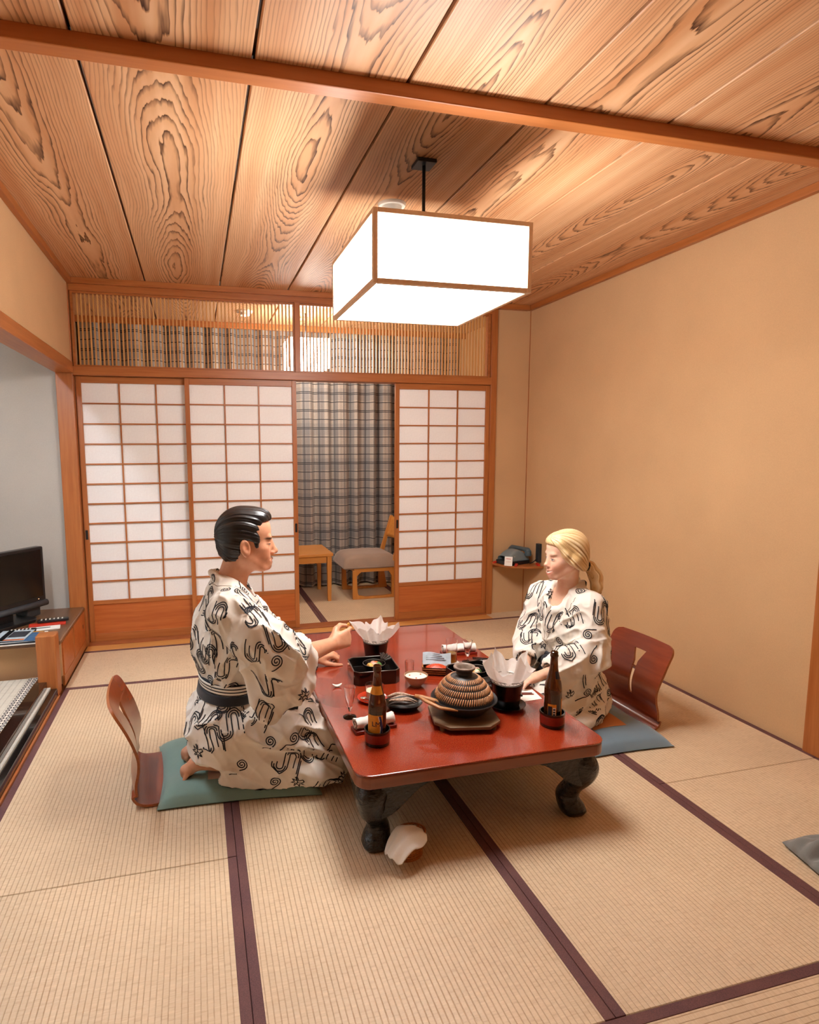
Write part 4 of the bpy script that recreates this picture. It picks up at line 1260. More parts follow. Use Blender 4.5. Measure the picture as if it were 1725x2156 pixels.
# rolled towels on little trays
def towel_roll(label, x, y, rz, L=0.155):
    tr = thing('towel_tray', label.replace('rolled white towel', 'small dark tray under the rolled white towel'), 'tray', (x, y, TT), rz, 'towel trays')
    MB().prism(rounded_rect(-L/2-0.006, L/2+0.006, -0.030, 0.030, 0.006, 3), 0.0, 0.013).build('tray', M['holder_red'], tr, bevel=0.002)
    o = thing('rolled_towel', label, 'towel', (x, y, TT+0.013), rz, 'rolled hand towels')
    rnd2 = random.Random(int(x*1000))
    def roll(u, v):
        a = 2*math.pi*v
        r = 0.0195+0.0012*math.sin(u*9+3*a)+0.0008*math.sin(31*u+2*a)
        return (-L/2+L*u, r*math.cos(a)*1.25, 0.019+r*math.sin(a)*0.95)
    m = MB(); m.grid(roll, 30, 28)
    m.build('cloth', M['white_cloth'], o, smooth=True)
    for s in (-1, 1):
        pts = [(s*(L/2-0.001), 0.0022*k*1.25*math.cos(k*0.9), 0.019+0.0021*k*math.sin(k*0.9)) for k in range(1, 10)]
        MB().tube(pts, 0.0028, 6).build('spiral_end', M['white_cloth'], o, smooth=True)
towel_roll('rolled white towel behind the left beer bottle', 0.610, 2.078, math.radians(8), 0.155)
towel_roll('rolled white towel at the far right edge of the table', 1.262, 2.765, math.radians(-6), 0.17)

# chopstick rest, place mat, chopsticks, card
def rest(u, v):
    a = 2*math.pi*v; q = 2*u-1
    r = 0.0085*math.sqrt(max(0.0, 1-q*q))+0.0005
    return (0.022*q, r*math.cos(a), 0.006+r*0.62*math.sin(a)+0.010*q*q)
m = MB(); m.grid(rest, 20, 16)
o = m.build('chopstick_rest', M['white_glaze'], None, smooth=True, loc=(0.566, 2.500, TT)); tag(o, 'small white boat-shaped chopstick rest on bare table', 'chopstick rest')
o = MB().prism([(-0.10,-0.065),(0.07,-0.055),(0.085,0.05),(-0.06,0.065)], 0.0, 0.0012).build('paper_mat', M['white_paper'], None, loc=(1.292, 2.205, TT)); tag(o, 'white paper mat by the woman\'s hands', 'mat')
for k in range(2):
    o = MB().tube([(0,0,0),(0.115,-0.03,0.0)], [0.0028,0.0018], 6).build('chopstick', M['holder_red'], None, smooth=True, loc=(1.235, 2.225+0.014*k, TT+0.0042))
    tag(o, ('slim red chopstick on the white paper mat, nearer the camera', 'slim red chopstick on the white paper mat, nearer the woman')[k], 'chopstick', 'pair of red chopsticks')
for k in range(2):
    o = MB().tube([(0,0,0),(0.19,-0.10,0.003)], [0.003,0.002], 6).build('chopstick', M['lacquer_black'], None, smooth=True, loc=(1.215+0.006*k, 2.505+0.016*k, TT+0.066))
    tag(o, ('black chopstick lying over the box behind the near hot pot, lower one', 'black chopstick lying over the box behind the near hot pot, upper one')[k], 'chopstick', 'pair of black chopsticks')

# ================================================================== basket with towel by the table leg
b = thing('wicker_basket', 'small orange wicker basket on the tatami by the table leg', 'basket', (0.640, 1.768, 0), math.radians(18))
def bw(u, v):
    a = 2*math.pi*u
    return ((0.046+0.012*v)*math.cos(a), (0.034+0.010*v)*math.sin(a), 0.004+0.074*v)
for k in range(9):
    m = MB(); m.tube([bw(i/28, k/8) for i in range(29)], 0.0032, 5, caps=False); m.build('woven_band', M['wicker'], b, smooth=True)
for k in range(16):
    MB().tube([bw(k/16+0.01*j*(1 if k % 2 else -1), j/6) for j in range(7)], 0.0028, 5).build('stake', M['wicker'], b, smooth=True)
MB().lathe([(0,0.0),(0.050,0.0),(0.050,0.004),(0,0.004)], 28, sy=0.76).build('base', M['wicker'], b, angle=40)
def drape(u, v):
    # towel hanging over the basket, falling to the left and front (disc-like outline)
    p, q = 2*u-1, 2*v-1
    x = p*math.sqrt(1-q*q/2.6); y = q*math.sqrt(1-p*p/2.6)
    r = math.hypot(x, y)
    X = -0.014+0.070*x; Y = -0.006+0.056*y
    z = 0.106-0.070*max(0, -x)**1.5-0.030*max(0, x-0.15)**1.4-0.040*abs(y)**2.2
    z += 0.006*math.sin(5*x+3*y)*r+0.004*math.sin(11*y+2*x)*r
    return (X, Y-0.010*max(0, -x), max(0.006, z))
m = MB(); m.grid(drape, 40, 34)
o = m.build('hand_towel', M['white_cloth'], None, smooth=True, solid=0.004, loc=(0.628, 1.752, 0.004)); o.rotation_euler = (0, 0, math.radians(20))
tag(o, 'crumpled white towel draped over the wicker basket', 'towel')

# grey garment at the right edge
def heap(u, v):
    x, y = -0.05+0.34*u, -0.10+0.20*v
    e = (math.sin(math.pi*min(1, u*1.15+0.02))*math.sin(math.pi*v))**0.5 if 0 < u < 0.87 and 0 < v < 1 else 0.0
    return (x, y+0.012*math.sin(9*u), 0.004+0.050*e+0.018*math.sin(17*u+9*v)*e+0.014*math.sin(25*v+6*u)*e)
m = MB(); m.grid(heap, 40, 30)
o = m.build('folded_garment', M['grey_cloth'], None, smooth=True, solid=0.005, loc=(1.905, 1.375, 0.004)); o.rotation_euler = (0, 0, math.radians(-12))
tag(o, 'crumpled grey garment on the tatami at the right edge', 'garment')

# ================================================================== telephone corner
zs = 0.415
sh = thing('corner_shelf', 'small orange corner shelf carrying the telephone', 'shelf', (XR, YB-0.005, zs))
MB().prism([(0,0),(-0.315,0),(-0.300,-0.11),(-0.245,-0.235),(-0.13,-0.285),(0,-0.30)], 0.0, 0.016).build('board', M['cypress_x'], sh, bevel=0.003)
MB().box(-0.30, 0, -0.012, 0, -0.03, 0.0).build('cleat', M['cypress_x'], sh)
px, py = XR-0.158, YB-0.118
ph = thing('telephone', 'blue-grey telephone on the corner shelf', 'telephone', (px, py, zs+0.016), math.radians(196))
# local: front of the dial towards +x
MB().prism(rounded_rect(-0.105, 0.115, -0.085, 0.085, 0.02, 5), 0.0, 0.030).build('base', M['black_plastic'], ph, bevel=0.004)
def shell(u, v):
    x = -0.100+0.200*u
    prof = 0.030+0.085*math.sin(math.pi*min(1.0, 0.12+0.80*(1-u)))**0.9
    edge = (1-abs(2*v-1)**5)**0.4
    return (x, (-0.080+0.160*v)*(1-0.22*max(0, (prof-0.03)/0.085)), 0.030+(prof-0.030)*edge)
m = MB(); m.grid(shell, 30, 24); m.build('shell', M['phone_grey'], ph, smooth=True)
m = MB(); m.lathe([(0,0.006),(0.020,0.006),(0.034,0.003),(0.036,0.0)], 28)
d = m.build('dial', M['phone_dark'], ph, angle=50); d.location = (0.045, 0.0, 0.090); d.rotation_euler = (0, math.radians(38), 0)
dd = MB().lathe([(0,0.008),(0.012,0.008),(0.014,0.005)], 20).build('dial_centre', M['rib_glaze'], d, smooth=True)
MB().tube([(-0.065,-0.100,0.092),(-0.070,-0.080,0.106),(-0.072,-0.04,0.112),(-0.072,0.04,0.112),(-0.070,0.080,0.106),(-0.065,0.100,0.092)], [0.022,0.024,0.017,0.017,0.024,0.022], 14).build('handset', M['phone_dark'], ph, smooth=True)
for s in (-1, 1):
    MB().lathe([(0,0),(0.024,0.0),(0.028,0.012),(0.024,0.034),(0,0.036)], 18, (-0.064, s*0.092, 0.066)).build('handset_cup', M['phone_dark'], ph, angle=50)
MB().lathe([(0,0),(0.004,0.0),(0.003,0.003),(0,0.004)], 10, (0.05, 0.062, 0.062)).build('button', M['white_plastic'], ph, smooth=True)
c = MB().box(-0.030, 0.030, -0.001, 0.001, 0.0, 0.072).build('notice_card', M['white_paper'], None, loc=(2.316, 4.188, zs+0.017)); c.rotation_euler = (math.radians(-14), 0, math.radians(-38))
tag(c, 'small white card propped in front of the telephone', 'card')
MB().box(-0.018, 0.018, -0.0016, -0.0010, 0.052, 0.056).build('print_line', M['red_plastic'], c)
MB().box(-0.020, 0.020, -0.0016, -0.0010, 0.030, 0.032).build('print_line', M['rib_glaze'], c)
for k, (x, y, lab) in enumerate(((2.285, 4.335, 'little red clip at the left end of the telephone shelf'), (2.372, 4.165, 'little red clip at the front of the telephone shelf'), (2.545, 4.140, 'little red clip at the right end of the telephone shelf'))):
    o = MB().obox((0,0,0.008), (0.020,0.006,0.003), (-0.003,0.010,0), (0,0,0.007)).build('shelf_clip', M['red_plastic'], None, bevel=0.002, loc=(x, y, zs+0.0165)); tag(o, lab, 'clip')
    o.rotation_euler = (0, 0, 0.6*k)
o = thing('phone_socket', 'dark wall box with a cord beside the telephone', 'socket', (XR-0.018, 4.160, 0.50))
MB().box(-0.010, 0.017, -0.022, 0.022, -0.045, 0.100).build('box', M['bracket'], o, bevel=0.003)
MB().tube([(-0.012,0.0,-0.02),(-0.035,0.010,-0.045),(-0.050,0.035,-0.060)], 0.004, 6).build('cord', M['black_plastic'], o, smooth=True)
o = thing('wall_outlet', 'small wall outlet plate behind the blonde woman\'s shoulder', 'outlet', (XR-0.004, 4.24, 0.195))
MB().box(-0.004, 0.004, -0.032, 0.032, -0.055, 0.055).build('plate', M['dark_grey_plastic'], o, bevel=0.002)
MB().box(-0.0065, -0.003, -0.018, 0.018, -0.035, 0.010).build('socket_face', M['white_plastic'], o, bevel=0.001)

# ================================================================== television alcove
cab = thing('tv_cabinet', 'low wooden cabinet under the television', 'cabinet', (-0.764, 3.62, 0))
MB().box(-1.03, -0.012, 0.035, 0.735, 0.012, 0.258).build('body', M['wall'], cab)
MB().box(-1.03, 0.0, -0.028, 0.742, 0.258, 0.284).build('top_board', M['cab_top'], cab, bevel=0.010, seg=3)
MB().box(-0.014, 0.0, 0.03, 0.735, 0.004, 0.062).build('plinth', M['cypress_y'], cab, bevel=0.002)
MB().box(-0.012, 0.0, 0.335, 0.36, 0.062, 0.258).build('frame_post', M['cypress_z'], cab, bevel=0.002)
for a, b2 in ((0.045, 0.335), (0.36, 0.730)):
    d = MB().box(-0.012, -0.003, a, b2, 0.062, 0.256).build('sliding_door', M['kick'], cab, bevel=0.001)
MB().box(-0.004, -0.0018, 0.655, 0.672, 0.155, 0.180).build('finger_pull', M['black_plastic'], d)
pst = MB().box(-0.868, -0.770, 3.494, 3.587, 0.0, 0.345).build('newel_post', M['cypress_z'], None, bevel=0.006); tag(pst, 'short square wooden post at the corner of the television cabinet', 'post')

tv = thing('television', 'black flat television on the low cabinet', 'television', (-1.150, 3.985, 0.284), math.radians(54))
MB().prism(rounded_rect(-0.17, 0.17, -0.10, 0.10, 0.05, 6), 0.0, 0.022).build('foot', M['black_plastic'], tv, bevel=0.005)
MB().box(-0.05, 0.05, -0.02, 0.03, 0.02, 0.09).build('neck', M['black_plastic'], tv, bevel=0.005)
MB().box(-0.285, 0.285, -0.030, 0.030, 0.075, 0.450).build('case', M['black_plastic'], tv, bevel=0.010, seg=3)
MB().box(-0.262, 0.262, -0.0315, -0.029, 0.135, 0.432).build('screen', M['tv_screen'], tv)
MB().tube([(-0.285,-0.030,0.088),(0.285,-0.030,0.088)], 0.020, 14).build('speaker_bar', M['dark_grey_plastic'], tv, smooth=True)
MB().lathe([(0,0),(0.003,0.0),(0.0025,0.002),(0,0.0025)], 8).build('power_light', emit_mat('tv_standby_light', (1.0, 0.25, 0.05), 2.0), tv, loc=(0.225, -0.033, 0.120))
MB().box(0.16, 0.262, 0.00, 0.10, 0.006, 0.062).build('rear_box', M['dark_grey_plastic'], tv, bevel=0.006)

# papers on the cabinet
zc = 0.2845
def flat(name, label, cat, x, y, z, w, d, h, rz, mat, bits=(), group=None):
    o = thing(name, label, cat, (x, y, z), rz, group)
    MB().box(-w/2, w/2, -d/2, d/2, 0, h).build('cover', mat, o, bevel=0.001, seg=1)
    for (x0, x1, y0, y1, mm) in bits:
        MB().box(x0*w, x1*w, y0*d, y1*d, h-0.0002, h+0.0008).build('print', M[mm], o)
    return o
flat('folder', 'wide black and white folder at the bottom of the paper pile', 'folder', -1.025, 3.675, zc, 0.32, 0.22, 0.008, 0.02, M['white_paper'], ((-0.5, 0.5, -0.5, -0.36, 'black_plastic'), (-0.4, 0.4, -0.3, -0.2, 'dark_print')))
flat('magazine', 'blue brochure beside the post on the cabinet', 'magazine', -0.940, 3.690, zc+0.0095, 0.10, 0.17, 0.004, -0.10, M['blue_print'], ((-0.5, 0.5, 0.42, 0.5, 'label_orange'),))
flat('magazine', 'printed magazine with dark photographs and an orange edge', 'magazine', -1.030, 3.705, zc+0.0145, 0.17, 0.20, 0.005, -0.06, M['sky_print'], ((-0.1, 0.44, -0.2, 0.35, 'dark_print'), (-0.45, 0.5, -0.5, -0.40, 'carrot'), (-0.30, -0.12, -0.5, 0.5, 'black_plastic')))
flat('brochure', 'white brochure with a red corner below the remote controls', 'brochure', -0.925, 3.865, zc, 0.21, 0.075, 0.006, 0.16, M['white_paper'], ((-0.5, -0.40, -0.5, 0.5, 'red_plastic'), (-0.2, 0.25, -0.05, 0.12, 'dark_print')))
flat('document_tray', 'thin red tray under the white brochure', 'tray', -0.905, 3.950, zc, 0.20, 0.060, 0.010, 0.16, M['red_plastic'])
def remote(label, x, y, rz, L):
    o = thing('remote_control', label, 'remote control', (x, y, zc+0.0115), rz, 'remote controls on the cabinet')
    MB().prism(rounded_rect(-L/2, L/2, -0.021, 0.021, 0.010, 4), 0, 0.016).build('case', M['black_plastic'], o, bevel=0.003)
    for i in range(6):
        for j in (-1, 0, 1):
            MB().box(-L*0.36+i*L*0.13-0.004, -L*0.36+i*L*0.13+0.004, j*0.011-0.003, j*0.011+0.003, 0.0155, 0.0175).build('button', M['white_plastic'], o)
    return o
remote('black remote control farthest right on the cabinet', -0.880, 3.985, 0.16, 0.175)
remote('black remote control beside the television foot', -1.015, 3.828, 0.10, 0.15).location.z = zc
# ================================================================== people: implicit surfaces meshed as single skins
def V3(*a): return np.array(a, dtype=np.float64)
def unit(v): v = np.asarray(v, float); return v/np.linalg.norm(v)

def p_ell(c, r, R=None):
    c = np.asarray(c, float); r = np.asarray(r, float)
    def f(p):
        q = p-c
        if R is not None: q = q@R
        a = q/r; b = a/r
        k0 = np.sqrt(np.einsum('ij,ij->i', a, a)); k1 = np.sqrt(np.einsum('ij,ij->i', b, b))+1e-9
        return k0*(k0-1.0)/k1
    return f, c, float(r.max())

def p_cone(a, b, ra, rb, flat=None):
    """tapered capsule; flat=(axis, s): squash the section along axis by factor s (<1)"""
    a = np.asarray(a, float); b = np.asarray(b, float)
    ab = b-a; L2 = float(ab@ab)+1e-12
    def f(p):
        q = p-a
        t = np.clip(q@ab/L2, 0, 1)
        d = q-t[:, None]*ab
        rad = ra+(rb-ra)*t
        if flat is None:
            return np.sqrt(np.einsum('ij,ij->i', d, d))-rad
        n, s = flat
        n = unit(n)
        h = d@n
        d2 = d-h[:, None]*n
        l = np.sqrt((d2*d2).sum(1)+(h/s)**2)
        return (l-rad)*np.where(l > 1e-6, np.minimum(1.0, (np.sqrt((d*d).sum(1))+1e-6)/(l+1e-6)), s)
    return f, (a+b)/2, math.sqrt(L2)/2+max(ra, rb)

def p_half(n, o):
    n = unit(n); o = np.asarray(o, float)
    return (lambda p: (p-o)@n), o, 1e3

def p_poly(poly, c, R, ax=(0, 2)):
    """infinite prism over a polygon in the local (x,z) plane"""
    P = np.array(poly, float); c = np.asarray(c, float)
    def f(p):
        q = (p-c)@R
        q = q[:, list(ax)]
        n = len(P); d = ((q-P[0])**2).sum(1); s = np.ones(len(q))
        j = n-1
        for i in range(n):
            e = P[j]-P[i]; w = q-P[i]
            b = w-e*np.clip((w@e)/(e@e), 0, 1)[:, None]
            d = np.minimum(d, (b*b).sum(1))
            c1 = q[:, 1] >= P[i][1]; c2 = q[:, 1] < P[j][1]; c3 = e[0]*w[:, 1] > e[1]*w[:, 0]
            s = np.where((c1 & c2 & c3) | (~c1 & ~c2 & ~c3), -s, s)
            j = i
        return s*np.sqrt(d)
    return f, c, 1e3

class Sdf:
    def __init__(self): self.ops = []
    def u(self, prim, k=0.01): self.ops.append(('u', prim, k)); return self
    def s(self, prim, k=0.005): self.ops.append(('s', prim, k)); return self
    def i(self, prim, k=0.004): self.ops.append(('i', prim, k)); return self
    def chain(self, pts, rs, k=0.01, flat=None):
        for q in range(len(pts)-1): self.u(p_cone(pts[q], pts[q+1], rs[q], rs[q+1], flat), k)
        return self
    def ev(self, p, ops=None):
        d = np.full(len(p), 0.3)
        for kind, (f, c, r), k in (self.ops if ops is None else ops):
            e = f(p)
            if kind == 'u':
                h = np.clip(0.5+0.5*(d-e)/k, 0, 1); d = d+(e-d)*h-k*h*(1-h)
            else:
                if kind == 's': e = -e
                h = np.clip(0.5-0.5*(d-e)/k, 0, 1); d = d+(e-d)*h+k*h*(1-h)
        return d
    def mesh(self, lo, hi, h):
        lo = np.asarray(lo, float); hi = np.asarray(hi, float)
        B = 14
        nb = np.ceil((hi-lo)/(h*B)).astype(int)
        n = nb*B+1
        D = np.full(n, 1.0, np.float32)
        cr = h*B*0.8661
        g = np.arange(B+1)*h
        loc = np.stack(np.meshgrid(g, g, g, indexing='ij'), -1).reshape(-1, 3)
        OC = np.array([q[1][1] for q in self.ops]); OR = np.array([q[1][2]*1.05 for q in self.ops])+cr+0.05
        for bx in range(nb[0]):
            for by in range(nb[1]):
                for bz in range(nb[2]):
                    o = lo+np.array([bx, by, bz])*h*B
                    c = o+h*B/2
                    e = OC-c
                    hit = np.einsum('ij,ij->i', e, e) < OR*OR
                    ops = [q for q, z in zip(self.ops, hit) if z]
                    if not any(q[0] == 'u' for q in ops): continue
                    dc = self.ev(c[None, :], ops)[0]
                    if dc > cr*1.6+0.02: continue
                    sl = (slice(bx*B, bx*B+B+1), slice(by*B, by*B+B+1), slice(bz*B, bz*B+B+1))
                    if dc < -(cr*1.8+0.03): D[sl] = -1.0; continue
                    D[sl] = self.ev(loc+o, ops).reshape(B+1, B+1, B+1)
        return surface_nets(D, lo, h)

def surface_nets(D, lo, h):
    S = D < 0
    cnt = np.zeros(tuple(np.array(S.shape)-1), np.int8)
    offs = [(i, j, k) for i in (0, 1) for j in (0, 1) for k in (0, 1)]
    sx, sy, sz = cnt.shape
    for i, j, k in offs: cnt += S[i:i+sx, j:j+sy, k:k+sz]
    act = np.argwhere((cnt > 0) & (cnt < 8))
    flat = (act[:, 0]*sy+act[:, 1])*sz+act[:, 2]
    val = np.stack([D[act[:, 0]+i, act[:, 1]+j, act[:, 2]+k] for i, j, k in offs], 1).astype(np.float64)
    P = np.zeros((len(act), 3)); C = np.zeros(len(act))
    O = np.array(offs, float)
    for a in range(8):
        for b in range(a+1, 8):
            if np.abs(O[a]-O[b]).sum() != 1: continue
            m = (val[:, a] < 0) != (val[:, b] < 0)
            t = val[m, a]/(val[m, a]-val[m, b])
            P[m] += O[a]+(O[b]-O[a])*t[:, None]; C[m] += 1
    P = (P/C[:, None]+act)*h+lo
    faces = []
    for ax in range(3):
        o1, o2 = [q for q in range(3) if q != ax]
        A = np.moveaxis(S, ax, 0)
        s0 = [slice(None)]*3; s1 = [slice(None)]*3
        s0[ax] = slice(0, -1); s1[ax] = slice(1, None)
        x = S[tuple(s0)] != S[tuple(s1)]
        e = np.argwhere(x)
        e = e[(e[:, o1] > 0) & (e[:, o2] > 0) & (e[:, o1] < cnt.shape[o1]) & (e[:, o2] < cnt.shape[o2])]
        ids = []
        for d1, d2 in ((-1, -1), (0, -1), (0, 0), (-1, 0)):
            q = e.copy(); q[:, o1] += d1; q[:, o2] += d2
            ids.append(np.searchsorted(flat, (q[:, 0]*sy+q[:, 1])*sz+q[:, 2]))
        F = np.stack(ids, 1)
        inside = S[e[:, 0], e[:, 1], e[:, 2]]
        flip = inside if ax != 1 else ~inside
        F[~flip] = F[~flip][:, ::-1]
        faces.append(F)
    return P, np.concatenate(faces)

def smooth_mesh(P, F, it=1, lam=0.5):
    for _ in range(it):
        n = len(P); ia = F.ravel()
        ib = np.concatenate([F[:, [1, 2, 3, 0]].ravel(), F[:, [3, 0, 1, 2]].ravel()]); ia = np.concatenate([ia, ia])
        c = np.bincount(ia, minlength=n)
        acc = np.stack([np.bincount(ia, P[ib, q], n) for q in range(3)], 1)
        P = P+lam*(acc/np.maximum(c, 1)[:, None]-P)
    return P

def vnormals(P, F):
    n = np.cross(P[F[:, 2]]-P[F[:, 0]], P[F[:, 3]]-P[F[:, 1]])
    N = sum(np.stack([np.bincount(F[:, a], n[:, q], len(P)) for q in range(3)], 1) for a in range(4))
    return N/(np.linalg.norm(N, axis=1)[:, None]+1e-12)

_rs = np.random.RandomState(3)
_NG = _rs.rand(32, 32, 32)
def vnoise(p):
    """value noise, period 32, range 0..1"""
    i = np.floor(p).astype(int); f = p-i; f = f*f*(3-2*f)
    out = 0
    for a in (0, 1):
        for b in (0, 1):
            for c in (0, 1):
                w = (f[:, 0] if a else 1-f[:, 0])*(f[:, 1] if b else 1-f[:, 1])*(f[:, 2] if c else 1-f[:, 2])
                out = out+w*_NG[(i[:, 0]+a) % 32, (i[:, 1]+b) % 32, (i[:, 2]+c) % 32]
    return out

def np_mesh(name, P, F, origin=(0, 0, 0)):
    me = bpy.data.meshes.new(name)
    P = np.asarray(P)-np.asarray(origin, float)
    me.vertices.add(len(P)); me.vertices.foreach_set('co', P.astype(np.float32).ravel())
    me.loops.add(F.size); me.loops.foreach_set('vertex_index', F.astype(np.int32).ravel())
    me.polygons.add(len(F)); me.polygons.foreach_set('loop_start', np.arange(0, F.size, 4, dtype=np.int32))
    me.polygons.foreach_set('loop_total', np.full(len(F), 4, np.int32)) if False else None
    me.update(calc_edges=True); me.validate()
    me.polygons.foreach_set('use_smooth', np.ones(len(me.polygons), bool))
    me.update()
    return me

def frame(fwd, up=(0, 0, 1)):
    """columns: forward, left, up"""
    f = unit(fwd); l = unit(np.cross(up, f)); u = np.cross(f, l)
    return np.stack([f, l, u], 1)

# ---------------------------------------------------------------- heads
def head_ops(S, c, R, female=False, smile=0.0, g=1.0):
    """adds a head to Sdf S; local axes x=front, y=left, z=up"""
    c = np.asarray(c, float)
    def T(*q): return c+R@(np.array(q)*g)
    def E(q, r, k=0.012, op='u', rot=None):
        prim = p_ell(T(*q), np.array(r)*g, R if rot is None else R@rot)
        (S.u if op == 'u' else S.s)(prim, k)
    def K(a, b, ra, rb, k=0.008, op='u'):
        prim = p_cone(T(*a), T(*b), ra*g, rb*g)
        (S.u if op == 'u' else S.s)(prim, k)
    w = 0.94 if female else 1.0
    E((-0.006, 0, 0.026), (0.092, 0.074*w, 0.088), 0.01)                 # cranium
    E((0.042, 0, 0.038), (0.056, 0.060*w, 0.056), 0.03)                  # forehead
    E((0.028, 0, -0.042), (0.064, 0.058*w, 0.078 if not female else 0.072), 0.03)   # face
    for s in (-1, 1):
        K((0.004, s*0.052*w, -0.062), (0.066, s*0.022, -0.104), 0.020 if not female else 0.017, 0.017, 0.025)   # jaw
        E((0.060, s*0.036*w, -0.032), (0.030, 0.024, 0.024), 0.02)       # cheekbone
        E((0.070, s*0.030*w, -0.060), (0.022, 0.020, 0.020), 0.02)       # cheek
    E((0.084 if not female else 0.080, 0, -0.104), (0.020, 0.022*w, 0.016), 0.016)                # chin
    K((0.088, -0.034, 0.010), (0.088, 0.034, 0.010), 0.012 if not female else 0.009, 0.012 if not female else 0.009, 0.014)  # brow ridge
    for s in (-1, 1):
        E((0.101, s*0.031, -0.013), (0.014, 0.017, 0.010), 0.010, 's')   # eye socket
        E((0.080, s*0.031, -0.013), (0.0155, 0.0165, 0.0125), 0.004)     # lids and eyeball
    nf = 0.006 if female else 0.0
    K((0.095-nf*0.3, 0, 0.000), (0.1135-nf, 0, -0.041), 0.0085-nf*0.25, 0.0105-nf*0.3, 0.012)      # nose bridge
    E((0.088, 0, -0.026), (0.016, 0.019, 0.034), 0.012)                  # bridge of the face under the nose
    E((0.1155-nf, 0, -0.046+nf*0.3), (0.0125, 0.0110-nf*0.2, 0.0100), 0.009)               # nose tip
    for s in (-1, 1): E((0.106-nf, s*(0.0115-nf*0.2), -0.051), (0.0095, 0.0068, 0.0068), 0.005)
    E((0.086, 0, -0.080), (0.020, 0.030, 0.022), 0.014)                  # muzzle
    # lips
    zz = 0.006*smile
    for s in (-1, 1):
        K((0.1045, 0, -0.0745), (0.086, s*(0.024+0.006*smile), -0.079+zz*1.6), 0.0046, 0.0022, 0.004)
        K((0.1010, 0, -0.0875-0.6*zz), (0.086, s*(0.023+0.006*smile), -0.080+zz*1.6), 0.0056, 0.0022, 0.004)
        K((0.1090, 0, -0.0812-0.2*zz), (0.090, s*(0.026+0.005*smile), -0.0795+zz*1.6), 0.0013+0.0030*smile, 0.0012, 0.0015, 's')
        if smile > 0.8: E((0.070, s*0.034*w, -0.046), (0.022, 0.020, 0.018), 0.014)   # raised cheek
        # ears
        rt = np.array(Euler((0, math.radians(-12), math.radians(s*-14))).to_matrix())
        E((-0.004, s*0.079*w, -0.022), (0.020, 0.0080, 0.033), 0.005, 'u', rt)
        E((0.001, s*0.0875*w, -0.018), (0.0120, 0.0080, 0.021), 0.003, 's', rt)
        E((0.000, s*0.078*w, -0.044), (0.010, 0.006, 0.010), 0.006, 'u')
    return T

def tint_attr(me, P, T_inv, rules):
    """rules: list of (mask function on head-local coordinates, colour, strength)"""
    n = len(P)
    col = np.zeros((n, 4), np.float32)
    q = T_inv(P)
    for fn, c, a in rules:
        m = np.clip(fn(q), 0, 1)*a
        keep = col[:, 3]*(1-m)
        tot = keep+m
        cc = np.array(c)
        col[:, :3] = np.where(tot[:, None] > 1e-5, (col[:, :3]*keep[:, None]+cc*m[:, None])/(tot[:, None]+1e-9), col[:, :3])
        col[:, 3] = tot
    at = me.color_attributes.new('tint', 'FLOAT_COLOR', 'POINT')
    at.data.foreach_set('color', col.ravel())

def blob(q, c, r):
    return 1.35-1.35*np.sqrt((((q-np.array(c))/np.array(r))**2).sum(1))+0.35

# ---------------------------------------------------------------- hands
def hand_ops(S, wrist, R, side, curls, thumb, g=1.0, spread=0.06):
    """R columns: fingers, thumb side, back of the hand. curls: 4 x (mcp,pip,dip) degrees; thumb: 3 local points"""
    wrist = np.asarray(wrist, float)
    def T(q): return wrist+R@(np.array(q, float)*g)
    ys = [0.026, 0.008, -0.010, -0.027]
    xs = [0.086, 0.090, 0.086, 0.078]
    Ls = [0.074, 0.082, 0.076, 0.060]
    for i in range(4):
        S.u(p_cone(T((0.010, ys[i]*0.55, 0.0)), T((xs[i], ys[i], 0.003)), 0.0150*g, 0.0112*g), 0.014)
    S.u(p_ell(T((0.048, 0.0, -0.006)), np.array((0.045, 0.034, 0.014))*g, R), 0.012)
    tips = []
    for i in range(4):
        p = np.array((xs[i], ys[i], 0.0)); a = 0.0
        yaw = spread*(1.5-i)
        pts = [p]; rs = [0.0098]
        for sgi, (fr, rad) in enumerate(((0.45, 0.0086), (0.30, 0.0078), (0.25, 0.0066))):
            a += math.radians(curls[i][sgi])
            dv = np.array((math.cos(a)*math.cos(yaw), math.cos(a)*math.sin(yaw), -math.sin(a)))
            p = p+dv*Ls[i]*fr
            pts.append(p); rs.append(rad)
        k = 0.92 if i == 3 else 1.0
        for q in range(3):
            S.u(p_cone(T(pts[q]), T(pts[q+1]), rs[q]*g*k, rs[q+1]*g*k), 0.0035 if q else 0.007)
        tips.append(T(pts[-1]))
    tp = [(0.018, 0.020, -0.006)]+list(thumb)
    tr = [0.0165, 0.0125, 0.0105, 0.0085]
    for q in range(3):
        S.u(p_cone(T(tp[q]), T(tp[q+1]), tr[q]*g, tr[q+1]*g), 0.010 if q == 0 else 0.005)
    tips.append(T(tp[-1]))
    return tips

